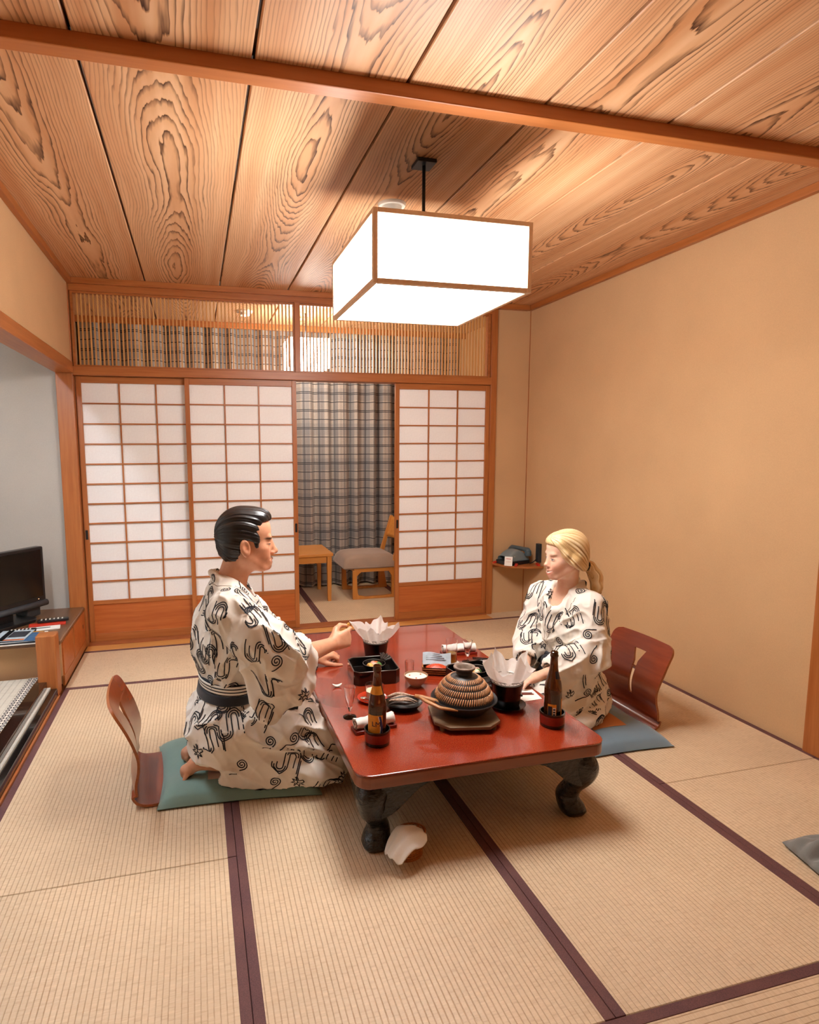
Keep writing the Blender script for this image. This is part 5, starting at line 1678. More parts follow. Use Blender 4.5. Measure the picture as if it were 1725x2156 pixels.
# ---------------------------------------------------------------- printed robe motifs
def motif_stream(rnd):
    out = []
    def hair(cx, cy, up, leg1, leg2, rr):
        n = 9
        arc = [(cx+rr*math.cos(math.pi*k/n), cy+up*rr*math.sin(math.pi*k/n)) for k in range(n+1)]
        return [(cx+rr, cy-up*leg1*q) for q in (1, 0.66, 0.33)]+arc+[(cx-rr, cy-up*leg2*q) for q in (0.33, 0.66, 1)]
    w = 0.0190
    L = rnd.uniform(0.035, 0.065)
    out.append(hair(0, L/2, 1, L, L, w*0.62)); out.append(hair(0, L/2, 1, L*0.95, L+0.02, w*1.55))
    for rr in (1.10,): out.append(hair(0, L/2, 1, 0.004, 0.004, w*rr))
    cx = 2.17*w
    out.append(hair(cx, -L/2, -1, L*0.3, L+rnd.uniform(0.0, 0.05), w*0.62)); out.append(hair(cx, -L/2, -1, L*0.2, L*0.8, w*1.55))
    for rr in (1.10,): out.append(hair(cx, -L/2, -1, 0.004, 0.004, w*rr))
    if rnd.random() < 0.6:
        out.append([(-w*1.55-0.006, L/2-0.01-0.012*k) for k in range(8)])
    return out
def motif_swirl(rnd):
    pts = []
    for k in range(34):
        a = k*0.42; r = 0.0026+0.00145*k*0.42*1.05
        pts.append((r*math.cos(a), r*math.sin(a)))
    e = pts[-1]; L = rnd.uniform(0.03, 0.06)
    d = unit((pts[-1][0]-pts[-2][0], pts[-1][1]-pts[-2][1]))
    pts += [(e[0]+d[0]*L*q, e[1]+d[1]*L*q) for q in (0.2, 0.4, 0.6, 0.8, 1.0)]
    return [pts]
def motif_maple(rnd):
    pts = []
    for k in range(15):
        a = math.pi*2*k/15+0.2
        r = 0.028 if k % 2 == 0 else 0.012
        pts.append((r*math.cos(a), r*math.sin(a)))
    pts.append(pts[0])
    dense = []
    for a, b in zip(pts[:-1], pts[1:]): dense += [a, ((a[0]+b[0])/2, (a[1]+b[1])/2)]
    dense.append(pts[0])
    return [dense, [(0, 0), (0.006, -0.012), (0.008, -0.03)], [(0, 0), (0.012, 0.008)], [(0, 0), (-0.012, 0.006)]]
def motif_wave(rnd):
    L = rnd.uniform(0.06, 0.11)
    return [[(0, L*q) for q in (0, 0.2, 0.4, 0.6, 0.8, 1)], [(0.012, 0.01+0.8*L*q) for q in (0, 0.25, 0.5, 0.75, 1)]]

def print_pattern(P, F, seed, width=0.0043, spacing=0.084, prefer=(0, 0, -1)):
    rnd = random.Random(seed)
    N = vnormals(P, F)
    bvh = BVHTree.FromPolygons([Vector(p) for p in P], [tuple(f) for f in F])
    idx = list(range(len(P))); rnd.shuffle(idx)
    acc = []
    pts_ = np.zeros((0, 3))
    for i in idx[:9000]:
        if len(pts_) and (((pts_-P[i])**2).sum(1) < spacing*spacing).any(): continue
        acc.append(i); pts_ = np.vstack([pts_, P[i]])
    mb = MB()
    for cnt, i in enumerate(acc):
        c = P[i]; n = N[i]
        d = np.array(prefer, float); d = d-n*(d@n)
        if np.linalg.norm(d) < 0.2: d = np.array((1.0, 0.1, 0)); d = d-n*(d@n)
        d = unit(d)
        ang = rnd.choice((0, math.pi))+rnd.uniform(-0.45, 0.45)
        b0 = np.cross(n, d)
        t = d*math.cos(ang)+b0*math.sin(ang); b = np.cross(n, t)
        kind = rnd.choices((motif_stream, motif_swirl, motif_maple, motif_wave), (0.56, 0.17, 0.15, 0.12))[0]
        for line in kind(rnd):
            pts = []
            for (x, y) in line:
                q = c+b*x+t*y
                loc, nn, fi, dist = bvh.find_nearest(Vector(q))
                if loc is None or dist > 0.035 or nn.dot(Vector(n)) < 0.15:
                    if len(pts) > 1: ribbon(mb, pts, width)
                    pts = []; continue
                if pts and (loc-pts[-1][0]).length > 0.03:
                    if len(pts) > 1: ribbon(mb, pts, width)
                    pts = []
                pts.append((loc, nn))
            if len(pts) > 1: ribbon(mb, pts, width)
    return mb
def ribbon(mb, pts, w):
    vs = []
    n = len(pts)
    for k, (l, nn) in enumerate(pts):
        tg = (pts[min(k+1, n-1)][0]-pts[max(k-1, 0)][0])
        if tg.length < 1e-7: tg = Vector((1, 0, 0))
        s = nn.cross(tg.normalized())
        if s.length < 1e-6: s = nn.orthogonal()
        s.normalize()
        o = l+nn*0.0016
        vs += [o-s*w/2, o+s*w/2]
    mb.add(vs, [(2*k, 2*k+2, 2*k+3, 2*k+1) for k in range(n-1)])

def strand_attr(me, P, c, axis, freq, seed):
    """brightness along combed strands that run around/along the given axis"""
    a = unit(axis); q = P-np.asarray(c, float)
    u = unit(np.cross(a, (0.31, 0.2, 0.9))); v = np.cross(a, u)
    t = q@a
    ph = np.arctan2(q@v, q@u)
    r = np.sqrt((q@u)**2+(q@v)**2)
    x = np.stack([ph*freq+seed, t*7.0+seed, np.full(len(P), seed*1.7)], 1)
    s1 = vnoise(x); s2 = vnoise(x*np.array((2.7, 1.3, 1)))
    s = 0.55*s1+0.45*s2
    if me is not None:
        at = me.attributes.new('strand', 'FLOAT', 'POINT')
        at.data.foreach_set('value', np.clip((s-0.5)*1.5+0.5, 0, 1).astype(np.float32))
    return s

def hair_part(name, S, lo, hi, h, origin, mat, parent, c, axis, freq, seed, amp):
    P, F = S.mesh(lo, hi, h)
    P = smooth_mesh(P, F, 1, 0.4)
    N = vnormals(P, F)
    s = strand_attr(None, P, c, axis, freq, seed)
    P = P+N*((s-0.5)*amp)[:, None]
    me = np_mesh(name, P, F, origin)
    strand_attr(me, P, c, axis, freq, seed)
    return link_mesh(name, me, mat, parent)

def simple_sdf_part(name, S, lo, hi, h, origin, mat, parent, disp=None, it=1):
    P, F = S.mesh(lo, hi, h)
    P = smooth_mesh(P, F, it, 0.5)
    if disp is not None:
        N = vnormals(P, F); P = P+N*disp(P)[:, None]
    me = np_mesh(name, P, F, origin)
    return link_mesh(name, me, mat, parent), P, F

def seam(P, F, paths, origin, parent, mat, w=0.0026):
    """thin stitched line following the robe surface"""
    bvh = BVHTree.FromPolygons([Vector(p) for p in P], [tuple(f) for f in F])
    mb = MB()
    for path in paths:
        pts = []
        for a, b in zip(path[:-1], path[1:]):
            for k in range(8):
                q = np.array(a)+(np.array(b)-np.array(a))*k/8
                loc, nn, fi, dist = bvh.find_nearest(Vector(q))
                if loc is not None and dist < 0.06 and (not pts or (loc-pts[-1][0]).length > 0.001): pts.append((loc, nn))
        if len(pts) > 1: ribbon(mb, pts, w)
    mb.v = [(v[0]-origin[0], v[1]-origin[1], v[2]-origin[2]) for v in mb.v]
    return mb.build('collar_seam', mat, parent)
def bent(q, k=9.0):
    r = q.copy(); r[:, 2] = r[:, 2]-k*r[:, 1]**2; return r
# ================================================================== the man
MO = (0.12, 2.44, 0.0)
man = thing('person', 'person with dark slicked-back hair kneeling at left in a white patterned robe', 'person', MO)
CY = 2.42
def folds(P, dirs, base=0.0):
    """soft creases: list of (direction along the crease, frequency, amplitude, mask)"""
    d = np.zeros(len(P))
    for ax, fr, amp, mask in dirs:
        a = unit(ax); u = unit(np.cross(a, (0.2, 0.5, 0.84))); v = np.cross(a, u)
        q = np.stack([P@a*fr*0.16, P@u*fr, P@v*fr], 1)+fr*0.37
        n = vnoise(q)
        rid = 1-np.abs(2*n-1)                     # ridged
        d += amp*(1.25*rid**2.2-0.5)*(mask(P) if mask is not None else 1.0)
    return d
def sstep(x, a, b):
    t = np.clip((x-a)/(b-a), 0, 1); return t*t*(3-2*t)

def build_man():
    hc = V3(0.175, CY, 0.984); hR = frame((1, 0.02, -0.03))
    S = Sdf()
    gm = 1.05
    T = head_ops(S, hc, hR, False, 0.7, gm)
    # neck, torso core, arms, legs: one continuous body
    S.u(p_cone(hc+V3(-0.018, 0, -0.055), V3(0.108, CY, 0.775), 0.054, 0.062), 0.03)
    S.u(p_ell((0.115, CY, 0.66), (0.095, 0.155, 0.13)), 0.05)
    S.u(p_ell((0.110, CY, 0.44), (0.085, 0.130, 0.16)), 0.06)
    S.u(p_ell((0.085, CY, 0.24), (0.100, 0.150, 0.11)), 0.06)
    for s in (-1, 1):
        S.chain([(0.09, CY+s*0.09, 0.22), (0.44, CY+s*0.115, 0.175), (0.445, CY+s*0.11, 0.115)], [0.085, 0.060, 0.045], 0.03)
        S.chain([(0.445, CY+s*0.11, 0.110), (0.13, CY+s*0.095, 0.115), (0.00, CY+s*0.085, 0.118)], [0.045, 0.048, 0.030], 0.02)
        # foot, sole up, toes tucked behind
        S.chain([(0.010, CY+s*0.085, 0.128), (-0.035, CY+s*0.080, 0.118), (-0.075, CY+s*0.072, 0.088), (-0.085, CY+s*0.070, 0.070)], [0.033, 0.032, 0.026, 0.014], 0.015, ((0, 0.2, 1), 0.8))
        for k in range(5):
            S.chain([(-0.078, CY+s*(0.098-0.013*k), 0.080), (-0.088+0.004*k, CY+s*(0.100-0.0135*k), 0.060)], [0.0095, 0.0075], 0.006)
    # right arm (towards the camera): upper arm, forearm, pinching hand
    sh_r, el_r, wr_r = V3(0.095, CY-0.175, 0.735), V3(0.290, 2.155, 0.560), V3(0.505, 2.315, 0.560)
    S.u(p_cone((0.11, CY-0.09, 0.74), sh_r, 0.060, 0.058), 0.03)
    S.chain([sh_r, el_r], [0.052, 0.040], 0.03)
    S.chain([el_r, el_r+(wr_r-el_r)*0.35, wr_r], [0.040, 0.041, 0.0265], 0.02, None)
    f = unit(wr_r-el_r); f = unit(f+V3(0.10, -0.12, 0.10))
    back = unit(np.cross(f, (0, 0, 1)))            # points to the camera (-y)
    back = unit(back*1.0+V3(0, 0, 0.22)-f*(f@(back+V3(0, 0, 0.22))))
    up = np.cross(back, f)
    Rr = np.stack([f, up, back], 1)
    tips = hand_ops(S, wr_r, Rr, 1, [(18, 40, 28), (46, 62, 38), (58, 70, 40), (62, 72, 42)], [(0.052, 0.046, -0.022), (0.086, 0.052, -0.034), (0.112, 0.044, -0.030)], 0.98, 0.05)
    # left arm: hand resting on the table
    sh_l, el_l, wr_l = V3(0.11, CY+0.18, 0.735), V3(0.275, 2.74, 0.470), V3(0.522, 2.800, 0.338)
    S.u(p_cone((0.11, CY+0.09, 0.74), sh_l, 0.060, 0.058), 0.03)
    S.chain([sh_l, el_l, wr_l], [0.052, 0.040, 0.0265], 0.02)
    fl = unit(V3(0.97, -0.12, 0.22)); bl = unit(V3(0.0, -0.36, 0.93)-fl*(fl@V3(0.0, -0.36, 0.93)))
    Rl = np.stack([fl, np.cross(fl, bl), bl], 1)   # thumb side = -y for the left hand
    hand_ops(S, wr_l, Rl, -1, [(45, 60, 40), (48, 64, 40), (52, 66, 40), (56, 66, 40)], [(0.050, 0.040, -0.022), (0.088, 0.052, -0.036), (0.120, 0.050, -0.050)], 0.98, 0.03)
    P, F = S.mesh((-0.12, 2.02, 0.05), (0.76, 2.92, 1.13), 0.0034)
    P = smooth_mesh(P, F, 1, 0.45)
    P[:, 2] = np.where((P[:, 0] > 0.475) & (P[:, 2] < TT+0.0015) & (P[:, 2] > TT-0.025), TT+0.0015, P[:, 2])
    me = np_mesh('body', P, F, MO)
    inv = lambda X: ((X-hc)@hR)/gm
    lip = sc('#b8604e'); stub = sc('#5a3c30'); rose = sc('#d98a68')
    tint_attr(me, P, inv, [
        (lambda q: blob(q, (0.060, -0.045, -0.045), (0.05, 0.04, 0.04)), rose, 0.35),
        (lambda q: blob(q, (0.060, 0.045, -0.045), (0.05, 0.04, 0.04)), rose, 0.35),
        (lambda q: blob(q, (0.0, 0.0, -0.022), (0.024, 0.12, 0.036))*(np.abs(q[:, 1]) > 0.066), rose, 0.5),
        (lambda q: blob(q, (0.100, 0, -0.066), (0.016, 0.026, 0.007)), stub, 0.75),
        (lambda q: blob(q, (0.094, 0, -0.104), (0.020, 0.020, 0.010)), stub, 0.55),
        (lambda q: blob(q, (0.104, 0, -0.081), (0.012, 0.024, 0.0095)), lip, 0.8),
        *[(lambda q, s=s: blob(q, (0.086, s*0.038, 0.0085), (0.024, 0.026, 0.0045)), sc('#241812'), 0.95) for s in (-1, 1)],
        *[(lambda q, s=s: blob(q, (0.094, s*0.031, -0.0155), (0.014, 0.0125, 0.0042)), sc('#e6dcd2'), 0.9) for s in (-1, 1)],
        *[(lambda q, s=s: blob(q, (0.096, s*0.030, -0.0150), (0.014, 0.0050, 0.0044)), sc('#1a120e'), 0.95) for s in (-1, 1)],
        *[(lambda q, s=s: blob(q, (0.088, s*0.037, -0.0125), (0.018, 0.0200, 0.0026)), sc('#1c120e'), 0.95) for s in (-1, 1)],
        (lambda q: np.clip((q[:, 2]-0.085)*0.0, 0, 0), lip, 0.0)])
    link_mesh('body', me, M['skin_man'], man)
    # hair
    Hs = Sdf()
    Hs.u(p_ell(hc+hR@V3(-0.012, 0, 0.032), (0.103, 0.087, 0.100), hR), 0.01)
    Hs.u(p_ell(hc+hR@V3(-0.045, 0, -0.030), (0.057, 0.072, 0.072), hR), 0.03)
    Hs.u(p_ell(hc+hR@V3(0.050, 0, 0.088), (0.053, 0.058, 0.036), hR), 0.03)
    for s in (-1, 1): Hs.u(p_ell(hc+hR@V3(0.036, s*0.070, 0.0), (0.018, 0.012, 0.034), hR), 0.012)
    prof = [(0.108,0.080),(0.092,0.078),(0.066,0.074),(0.057,0.048),(0.054,0.030),(0.058,0.010),(0.050,-0.022),(0.040,-0.026),(0.026,-0.002),(0.009,0.004),(-0.010,0.002),(-0.022,-0.010),(-0.022,-0.037),(-0.014,-0.056),(-0.028,-0.078),(-0.055,-0.086),(-0.075,-0.086),(-0.090,-0.066),(-0.3,-0.066),(-0.3,0.3),(0.3,0.3),(0.3,0.080)]
    Hs.i(p_poly(prof, hc, hR), 0.006)
    hair_part('hair', Hs, (0.03, 2.31, 0.86), (0.30, 2.53, 1.14), 0.0026, MO, M['hair_black'], man, hc+V3(0, 0, -0.01), (1, 0, -0.18), 9.0, 4.0, 0.010)
    # robe
    def torso(Rb):
        Rb.u(p_ell((0.112, CY, 0.595), (0.152, 0.205, 0.190)), 0.02)
        Rb.u(p_cone((0.112, CY-0.160, 0.735), (0.112, CY+0.160, 0.735), 0.078, 0.078), 0.05)
        Rb.u(p_cone((0.100, CY-0.05, 0.790), (0.100, CY+0.05, 0.790), 0.062, 0.062), 0.05)
        Rb.u(p_ell((0.112, CY, 0.425), (0.116, 0.172, 0.130)), 0.05)
        Rb.u(p_ell((0.090, CY, 0.255), (0.140, 0.205, 0.165)), 0.05)
    Rb = Sdf(); torso(Rb)
    for s in (-1, 1):
        Rb.chain([(0.07, CY+s*0.095, 0.235), (0.30, CY+s*0.115, 0.225), (0.465, CY+s*0.130, 0.165)], [0.130, 0.100, 0.075], 0.05)
        Rb.chain([(0.485, CY+s*0.135, 0.120), (0.30, CY+s*0.150, 0.105), (0.075, CY+s*0.135, 0.112)], [0.062, 0.075, 0.060], 0.04)
    Rb.u(p_ell((0.30, CY, 0.22), (0.20, 0.14, 0.09)), 0.05)
    # front flap spreading over the knees and down to the tatami
    Rb.chain([(0.18, CY-0.17, 0.16), (0.36, CY-0.205, 0.105), (0.470, CY-0.205, 0.085)], [0.050, 0.045, 0.035], 0.04)
    Rb.chain([(0.40, CY-0.20, 0.10), (0.50, CY-0.205, 0.080), (0.520, CY-0.10, 0.085)], [0.040, 0.030, 0.025], 0.03)
    # lap bundle and fallen sleeve end
    Rb.u(p_ell((0.330, CY-0.085, 0.300), (0.105, 0.095, 0.050)), 0.03)
    Rb.chain([(0.24, CY-0.16, 0.325), (0.36, CY-0.15, 0.275), (0.43, CY-0.08, 0.245)], [0.028, 0.040, 0.034], 0.03)
    # right sleeve
    Rb.chain([(0.100, CY-0.165, 0.735), (0.200, 2.175, 0.650), (0.290, 2.150, 0.580), (0.345, 2.190, 0.575)], [0.078, 0.080, 0.078, 0.066], 0.04)
    ny = (0.25, 1, 0.0)
    Rb.chain([(0.205, 2.165, 0.600), (0.215, 2.150, 0.470), (0.222, 2.145, 0.365)], [0.075, 0.060, 0.024], 0.035, (ny, 0.40))
    Rb.chain([(0.310, 2.165, 0.560), (0.305, 2.155, 0.470), (0.240, 2.148, 0.362)], [0.066, 0.058, 0.022], 0.035, (ny, 0.40))
    Rb.chain([(0.345, 2.172, 0.545), (0.350, 2.165, 0.470), (0.255, 2.150, 0.365)], [0.045, 0.036, 0.018], 0.03, (ny, 0.45))
    Rb.chain([(0.345, 2.180, 0.555), (0.348, 2.172, 0.490)], [0.040, 0.030], 0.03, (ny, 0.6))
    # left sleeve
    Rb.chain([(0.110, CY+0.165, 0.735), (0.200, 2.660, 0.600), (0.275, 2.735, 0.500), (0.370, 2.765, 0.445)], [0.078, 0.080, 0.078, 0.066], 0.04)
    Rb.chain([(0.250, 2.72, 0.48), (0.260, 2.730, 0.36)], [0.075, 0.045], 0.04, ((-0.2, 1, 0), 0.5))
    Rb.chain([(0.330, 2.75, 0.46), (0.325, 2.745, 0.38)], [0.065, 0.040], 0.04, ((-0.2, 1, 0), 0.5))
    # collar
    for s in (-1, 1):
        Rb.chain([(0.048, CY, 0.852), (0.068, CY+s*0.058, 0.842), (0.120, CY+s*0.080, 0.815), (0.175, CY+s*0.062, 0.775), (0.215, CY+s*0.012, 0.735), (0.246, CY-s*0.010-0.01, 0.670), (0.255, CY-s*0.02-0.02, 0.58)],
                 [0.017, 0.018, 0.019, 0.020, 0.020, 0.020, 0.016], 0.008, ((0.6, 0, 0.5), 0.75))
    Rb.s(p_cone((0.150, CY, 0.80), (0.150, CY, 0.95), 0.058, 0.075), 0.010)
    Rb.s(p_cone((0.185, CY, 0.775), (0.240, CY, 0.84), 0.034, 0.06), 0.008)
    # sleeve mouth around the forearm
    Rb.s(p_cone(el_r+(wr_r-el_r)*0.22, wr_r, 0.050, 0.060), 0.006)
    Rb.s(p_cone(el_l+(wr_l-el_l)*0.30, wr_l, 0.046, 0.056), 0.006)
    # hem over the ankles
    Rb.s(p_cone((0.015, CY-0.13, 0.110), (-0.10, CY-0.10, 0.085), 0.062, 0.070), 0.010)
    Rb.s(p_cone((0.015, CY+0.13, 0.110), (-0.10, CY+0.10, 0.085), 0.062, 0.070), 0.010)
    Rb.i(p_half((-0.11, 0, -1), (0.12, 0, 0.062)), 0.010)
    low = lambda P: 1-sstep(P[:, 2], 0.30, 0.40)
    mid = lambda P: sstep(P[:, 2], 0.36, 0.46)*(1-sstep(P[:, 2], 0.72, 0.80))
    slv = lambda P: sstep(-P[:, 1], -2.25, -2.18)*sstep(P[:, 2], 0.30, 0.36)
    def disp(P):
        return folds(P, [((1, -0.25, -0.42), 17, 0.022, low), ((0.7, 0.2, 0.6), 12, 0.010, low), ((0.35, 0.1, 1), 17, 0.014, mid), ((0.55, 0, -0.8), 19, 0.016, slv), ((0.5, 0.2, -0.8), 34, 0.004, None)])
    robe, P, F = simple_sdf_part('yukata', Rb, (-0.14, 2.02, 0.05), (0.60, 2.90, 0.90), 0.0046, MO, M['yukata'], man, disp, 2)
    Pl = P
    mb = print_pattern(Pl, F, 21)
    mb.v = [(v[0]-MO[0], v[1]-MO[1], v[2]-MO[2]) for v in mb.v]
    tag(mb.build('printed_pattern', M['print'], robe), kind='stuff')
    for s in (-1,):
        seam(P, F, [[(0.030, CY+s*0.03, 0.83), (0.066, CY+s*0.100, 0.820), (0.125, CY+s*0.115, 0.80), (0.190, CY+s*0.085, 0.745), (0.235, CY+s*0.04, 0.69), (0.265, CY+s*0.015, 0.62), (0.27, CY+s*0.0, 0.55)],
                    [(0.235, CY-0.005, 0.745), (0.262, CY+0.01, 0.68), (0.27, CY+0.03, 0.60)]], MO, robe, M['seam'])
    # sash: dark band with a pale striped upper edge
    def band(name, z0, z1, off, mat, tilt=0.05):
        B = Sdf(); torso(B)
        ops = list(B.ops)
        base = Sdf(); base.ops = ops
        class _Off(Sdf): pass
        Q = Sdf()
        Q.ops = [('u', ((lambda p, b=base: b.ev(p)-off), V3(0.11, CY, 0.42), 0.26), 0.0005)]
        Q.i(p_half((tilt, 0, 1), (0.11, CY, z1)), 0.006); Q.i(p_half((-tilt, 0, -1), (0.11, CY, z0)), 0.006)
        return simple_sdf_part(name, Q, (-0.10, 2.16, 0.30), (0.34, 2.68, 0.52), 0.0042, MO, mat, man, None, 1)
    band('obi', 0.372, 0.412, 0.014, M['obi'])
    st = NT('striped_sash_cloth')
    x, y, z = st.sep(st.coord())
    zz = st.math('ADD', z, st.math('MULTIPLY', x, 0.05))
    fr = st.math('FRACT', st.math('DIVIDE', zz, 0.0125))
    M['obi_stripe'] = st.fin(st.mix(st.math('LESS_THAN', fr, 0.38), sc('#e9e2d6'), sc('#16171d')), 0.85)
    band('sash_stripes', 0.410, 0.452, 0.010, M['obi_stripe'])
    # knot end on the lap
    MB().obox((0.335-MO[0], CY-0.165-MO[1], 0.350), (0.020, 0.004, -0.006), (0.0, 0.006, 0.002), (0.004, 0.0, 0.024)).build('sash_end', M['obi'], man, bevel=0.003)
    # wrist band on the left wrist
    c = wr_l; a = unit(wr_l-el_l); u = unit(np.cross(a, (0, 0, 1))); v = np.cross(a, u)
    c = wr_l-a*0.004
    MB().tube([tuple(c+(u*math.cos(t)+v*math.sin(t))*0.0295-np.array(MO)) for t in [2*math.pi*i/28 for i in range(29)]], 0.0036, 6, caps=False).build('wristband', M['black_plastic'], man, smooth=True)
    # morsel held between thumb and index finger
    mp = (tips[0]+tips[4])/2+V3(0.006, 0, 0.004)
    m = MB().lathe([(0,-0.016),(0.005,-0.012),(0.0075,0.0),(0.005,0.012),(0,0.016)], 10)
    o = m.build('food_morsel', M['egg'], None, smooth=True, loc=tuple(mp)); o.rotation_euler = (0.3, 0.5, 0)
    tag(o, 'small yellow morsel pinched in the man\'s raised fingers', 'food')
build_man()
# ================================================================== the woman
WO = (1.70, 2.48, 0.0)
woman = thing('person', 'person with a blond ponytail kneeling at right in a white patterned robe', 'person', WO)
def build_woman():
    hc = V3(1.672, 2.475, 0.842); hR = frame((-0.985, 0.08, -0.05), (0.05, -0.02, 1))
    bF = unit(V3(-0.955, -0.297, 0)); bL = V3(0.297, -0.955, 0); up = V3(0, 0, 1)
    bR = np.stack([bF, bL, up], 1)
    B0 = V3(1.705, 2.515, 0.0)
    def W(f, l, z): return B0+bF*f+bL*l+up*z
    S = Sdf()
    g = 0.94
    T = head_ops(S, hc, hR, True, 1.0, g)
    S.u(p_cone(hc+hR@V3(-0.018, 0, -0.050), W(0.0, 0, 0.63), 0.043, 0.050), 0.025)
    S.u(p_ell(W(0.0, 0, 0.54), (0.078, 0.125, 0.12), bR), 0.05)
    S.u(p_ell(W(0.0, 0, 0.36), (0.070, 0.105, 0.14), bR), 0.06)
    S.u(p_ell(W(-0.02, 0, 0.20), (0.09, 0.130, 0.10), bR), 0.06)
    for s in (-1, 1):
        S.chain([W(-0.02, s*0.08, 0.19), W(0.30, s*0.09, 0.155), W(0.30, s*0.09, 0.115)], [0.075, 0.052, 0.040], 0.03)
        S.chain([W(0.30, s*0.09, 0.110), W(0.02, s*0.08, 0.110), W(-0.10, s*0.07, 0.105)], [0.040, 0.042, 0.028], 0.02)
    # left arm, nearer the camera
    shL, elL, wrL = W(0.0, 0.132, 0.605), W(0.035, 0.190, 0.395), V3(1.435, 2.300, 0.335)
    shR, elR, wrR = W(0.0, -0.132, 0.605), W(0.050, -0.172, 0.400), V3(1.445, 2.430, 0.340)
    for sh, el, wr, s in ((shL, elL, wrL, 1), (shR, elR, wrR, -1)):
        S.u(p_cone(W(0, s*0.07, 0.61), sh, 0.048, 0.046), 0.03)
        S.chain([sh, el, wr], [0.042, 0.033, 0.0215], 0.02)
    def hand(wr, f, b, side):
        f = unit(f); b = unit(b-f*(f@b)); y = np.cross(b, f)
        if side < 0: y = -y
        hand_ops(S, wr, np.stack([f, y, b], 1), side, [(6, 12, 8), (8, 14, 8), (9, 15, 9), (10, 18, 10)], [(0.045, 0.036, -0.008), (0.078, 0.042, -0.010), (0.102, 0.036, -0.010)], 0.88, 0.04)
    hand(wrL, V3(-0.92, -0.22, -0.07), V3(-0.15, 0.1, 1.0), -1)
    hand(wrR, V3(-0.86, -0.42, -0.07), V3(-0.15, 0.0, 1.0), 1)
    P, F = S.mesh((1.26, 2.10, 0.05), (2.00, 2.86, 0.97), 0.0034)
    P = smooth_mesh(P, F, 1, 0.45)
    P[:, 2] = np.where((P[:, 0] < 1.40) & (P[:, 2] < TT+0.0015) & (P[:, 2] > TT-0.03), TT+0.0015, P[:, 2])
    me = np_mesh('body', P, F, WO)
    inv = lambda X: ((X-hc)@hR)/g
    rose = sc('#e59c80'); lip = sc('#c65a4c')
    tint_attr(me, P, inv, [
        (lambda q: blob(q, (0.075, -0.038, -0.050), (0.04, 0.030, 0.030)), rose, 0.45),
        (lambda q: blob(q, (0.075, 0.038, -0.050), (0.04, 0.030, 0.030)), rose, 0.45),
        (lambda q: blob(q, (0.118, 0, -0.050), (0.016, 0.014, 0.012)), rose, 0.35),
        (lambda q: blob(bent(q, 11.0), (0.096, 0, -0.0835), (0.026, 0.036, 0.0125)), lip, 0.8),
        (lambda q: blob(bent(q, 11.0), (0.098, 0, -0.0815), (0.024, 0.029, 0.0046)), sc('#f6eee6'), 0.95),
        *[(lambda q, s=s: blob(q, (0.090, s*0.033, 0.0085), (0.020, 0.020, 0.0034)), sc('#8a6242'), 0.8) for s in (-1, 1)],
        *[(lambda q, s=s: blob(q, (0.094, s*0.031, -0.0150), (0.014, 0.0130, 0.0046)), sc('#eee6de'), 0.9) for s in (-1, 1)],
        *[(lambda q, s=s: blob(q, (0.096, s*0.0295, -0.0150), (0.014, 0.0052, 0.0046)), sc('#22303a'), 0.95) for s in (-1, 1)],
        *[(lambda q, s=s: blob(q, (0.094, s*0.032, -0.0100), (0.015, 0.0160, 0.0024)), sc('#2a1b16'), 0.95) for s in (-1, 1)]])
    link_mesh('body', me, M['skin_woman'], woman)
    # hair: smooth cap combed to a low ponytail
    Hs = Sdf()
    def L(*q): return hc+hR@(np.array(q)*g)
    Hs.u(p_ell(L(-0.012, 0, 0.028), np.array((0.101, 0.082, 0.099))*g, hR), 0.01)
    Hs.u(p_ell(L(0.036, 0, 0.068), np.array((0.068, 0.066, 0.046))*g, hR), 0.02)
    Hs.u(p_ell(L(-0.040, 0, -0.025), np.array((0.068, 0.074, 0.066))*g, hR), 0.03)
    for s in (-1, 1):
        Hs.chain([L(0.060, s*0.050, 0.060), L(0.046, s*0.069, 0.010), L(0.016, s*0.076, -0.030), L(-0.040, s*0.062, -0.060), L(-0.080, s*0.020, -0.070)], np.array([0.018, 0.017, 0.017, 0.022, 0.022])*g, 0.02)
    for s in (-1, 1): Hs.u(p_ell(L(-0.012, s*0.068, -0.020), np.array((0.034, 0.027, 0.036))*g, hR), 0.02)
    prof = [(0.120,0.058),(0.094,0.058),(0.076,0.046),(0.064,0.022),(0.054,0.000),(0.034,-0.022),(0.010,-0.046),(-0.030,-0.070),(-0.070,-0.088),(-0.120,-0.090),(-0.3,-0.09),(-0.3,0.3),(0.3,0.3),(0.3,0.058)]
    Hs.i(p_poly([(a*g, b*g) for a, b in prof], hc, hR), 0.008)
    knot = L(-0.100, 0, -0.066)
    hair = hair_part('hair', Hs, (1.54, 2.34, 0.74), (1.82, 2.62, 0.97), 0.0026, WO, M['hair_blond'], woman, hc, knot-L(0.06, 0, 0.10), 15.0, 9.0, 0.007)
    Pt = Sdf()
    Pt.chain([knot, L(-0.128, -0.004, -0.075), L(-0.152, 0.004, -0.118), L(-0.158, 0.010, -0.180), L(-0.150, 0.012, -0.240)], [0.018, 0.025, 0.030, 0.026, 0.008], 0.015)
    Pt.chain([L(-0.13, -0.004, -0.085), L(-0.172, 0.004, -0.140), L(-0.182, 0.008, -0.215)], [0.018, 0.020, 0.006], 0.012)
    hair_part('ponytail', Pt, (1.70, 2.42, 0.60), (1.90, 2.66, 0.82), 0.0026, WO, M['hair_blond'], hair, knot, (0.15, 0.0, -1), 13.0, 2.0, 0.006)
    a = unit(L(-0.13, 0, -0.078)-knot); u = unit(np.cross(a, (0, 0, 1))); v = np.cross(a, u)
    kc = knot+a*0.010
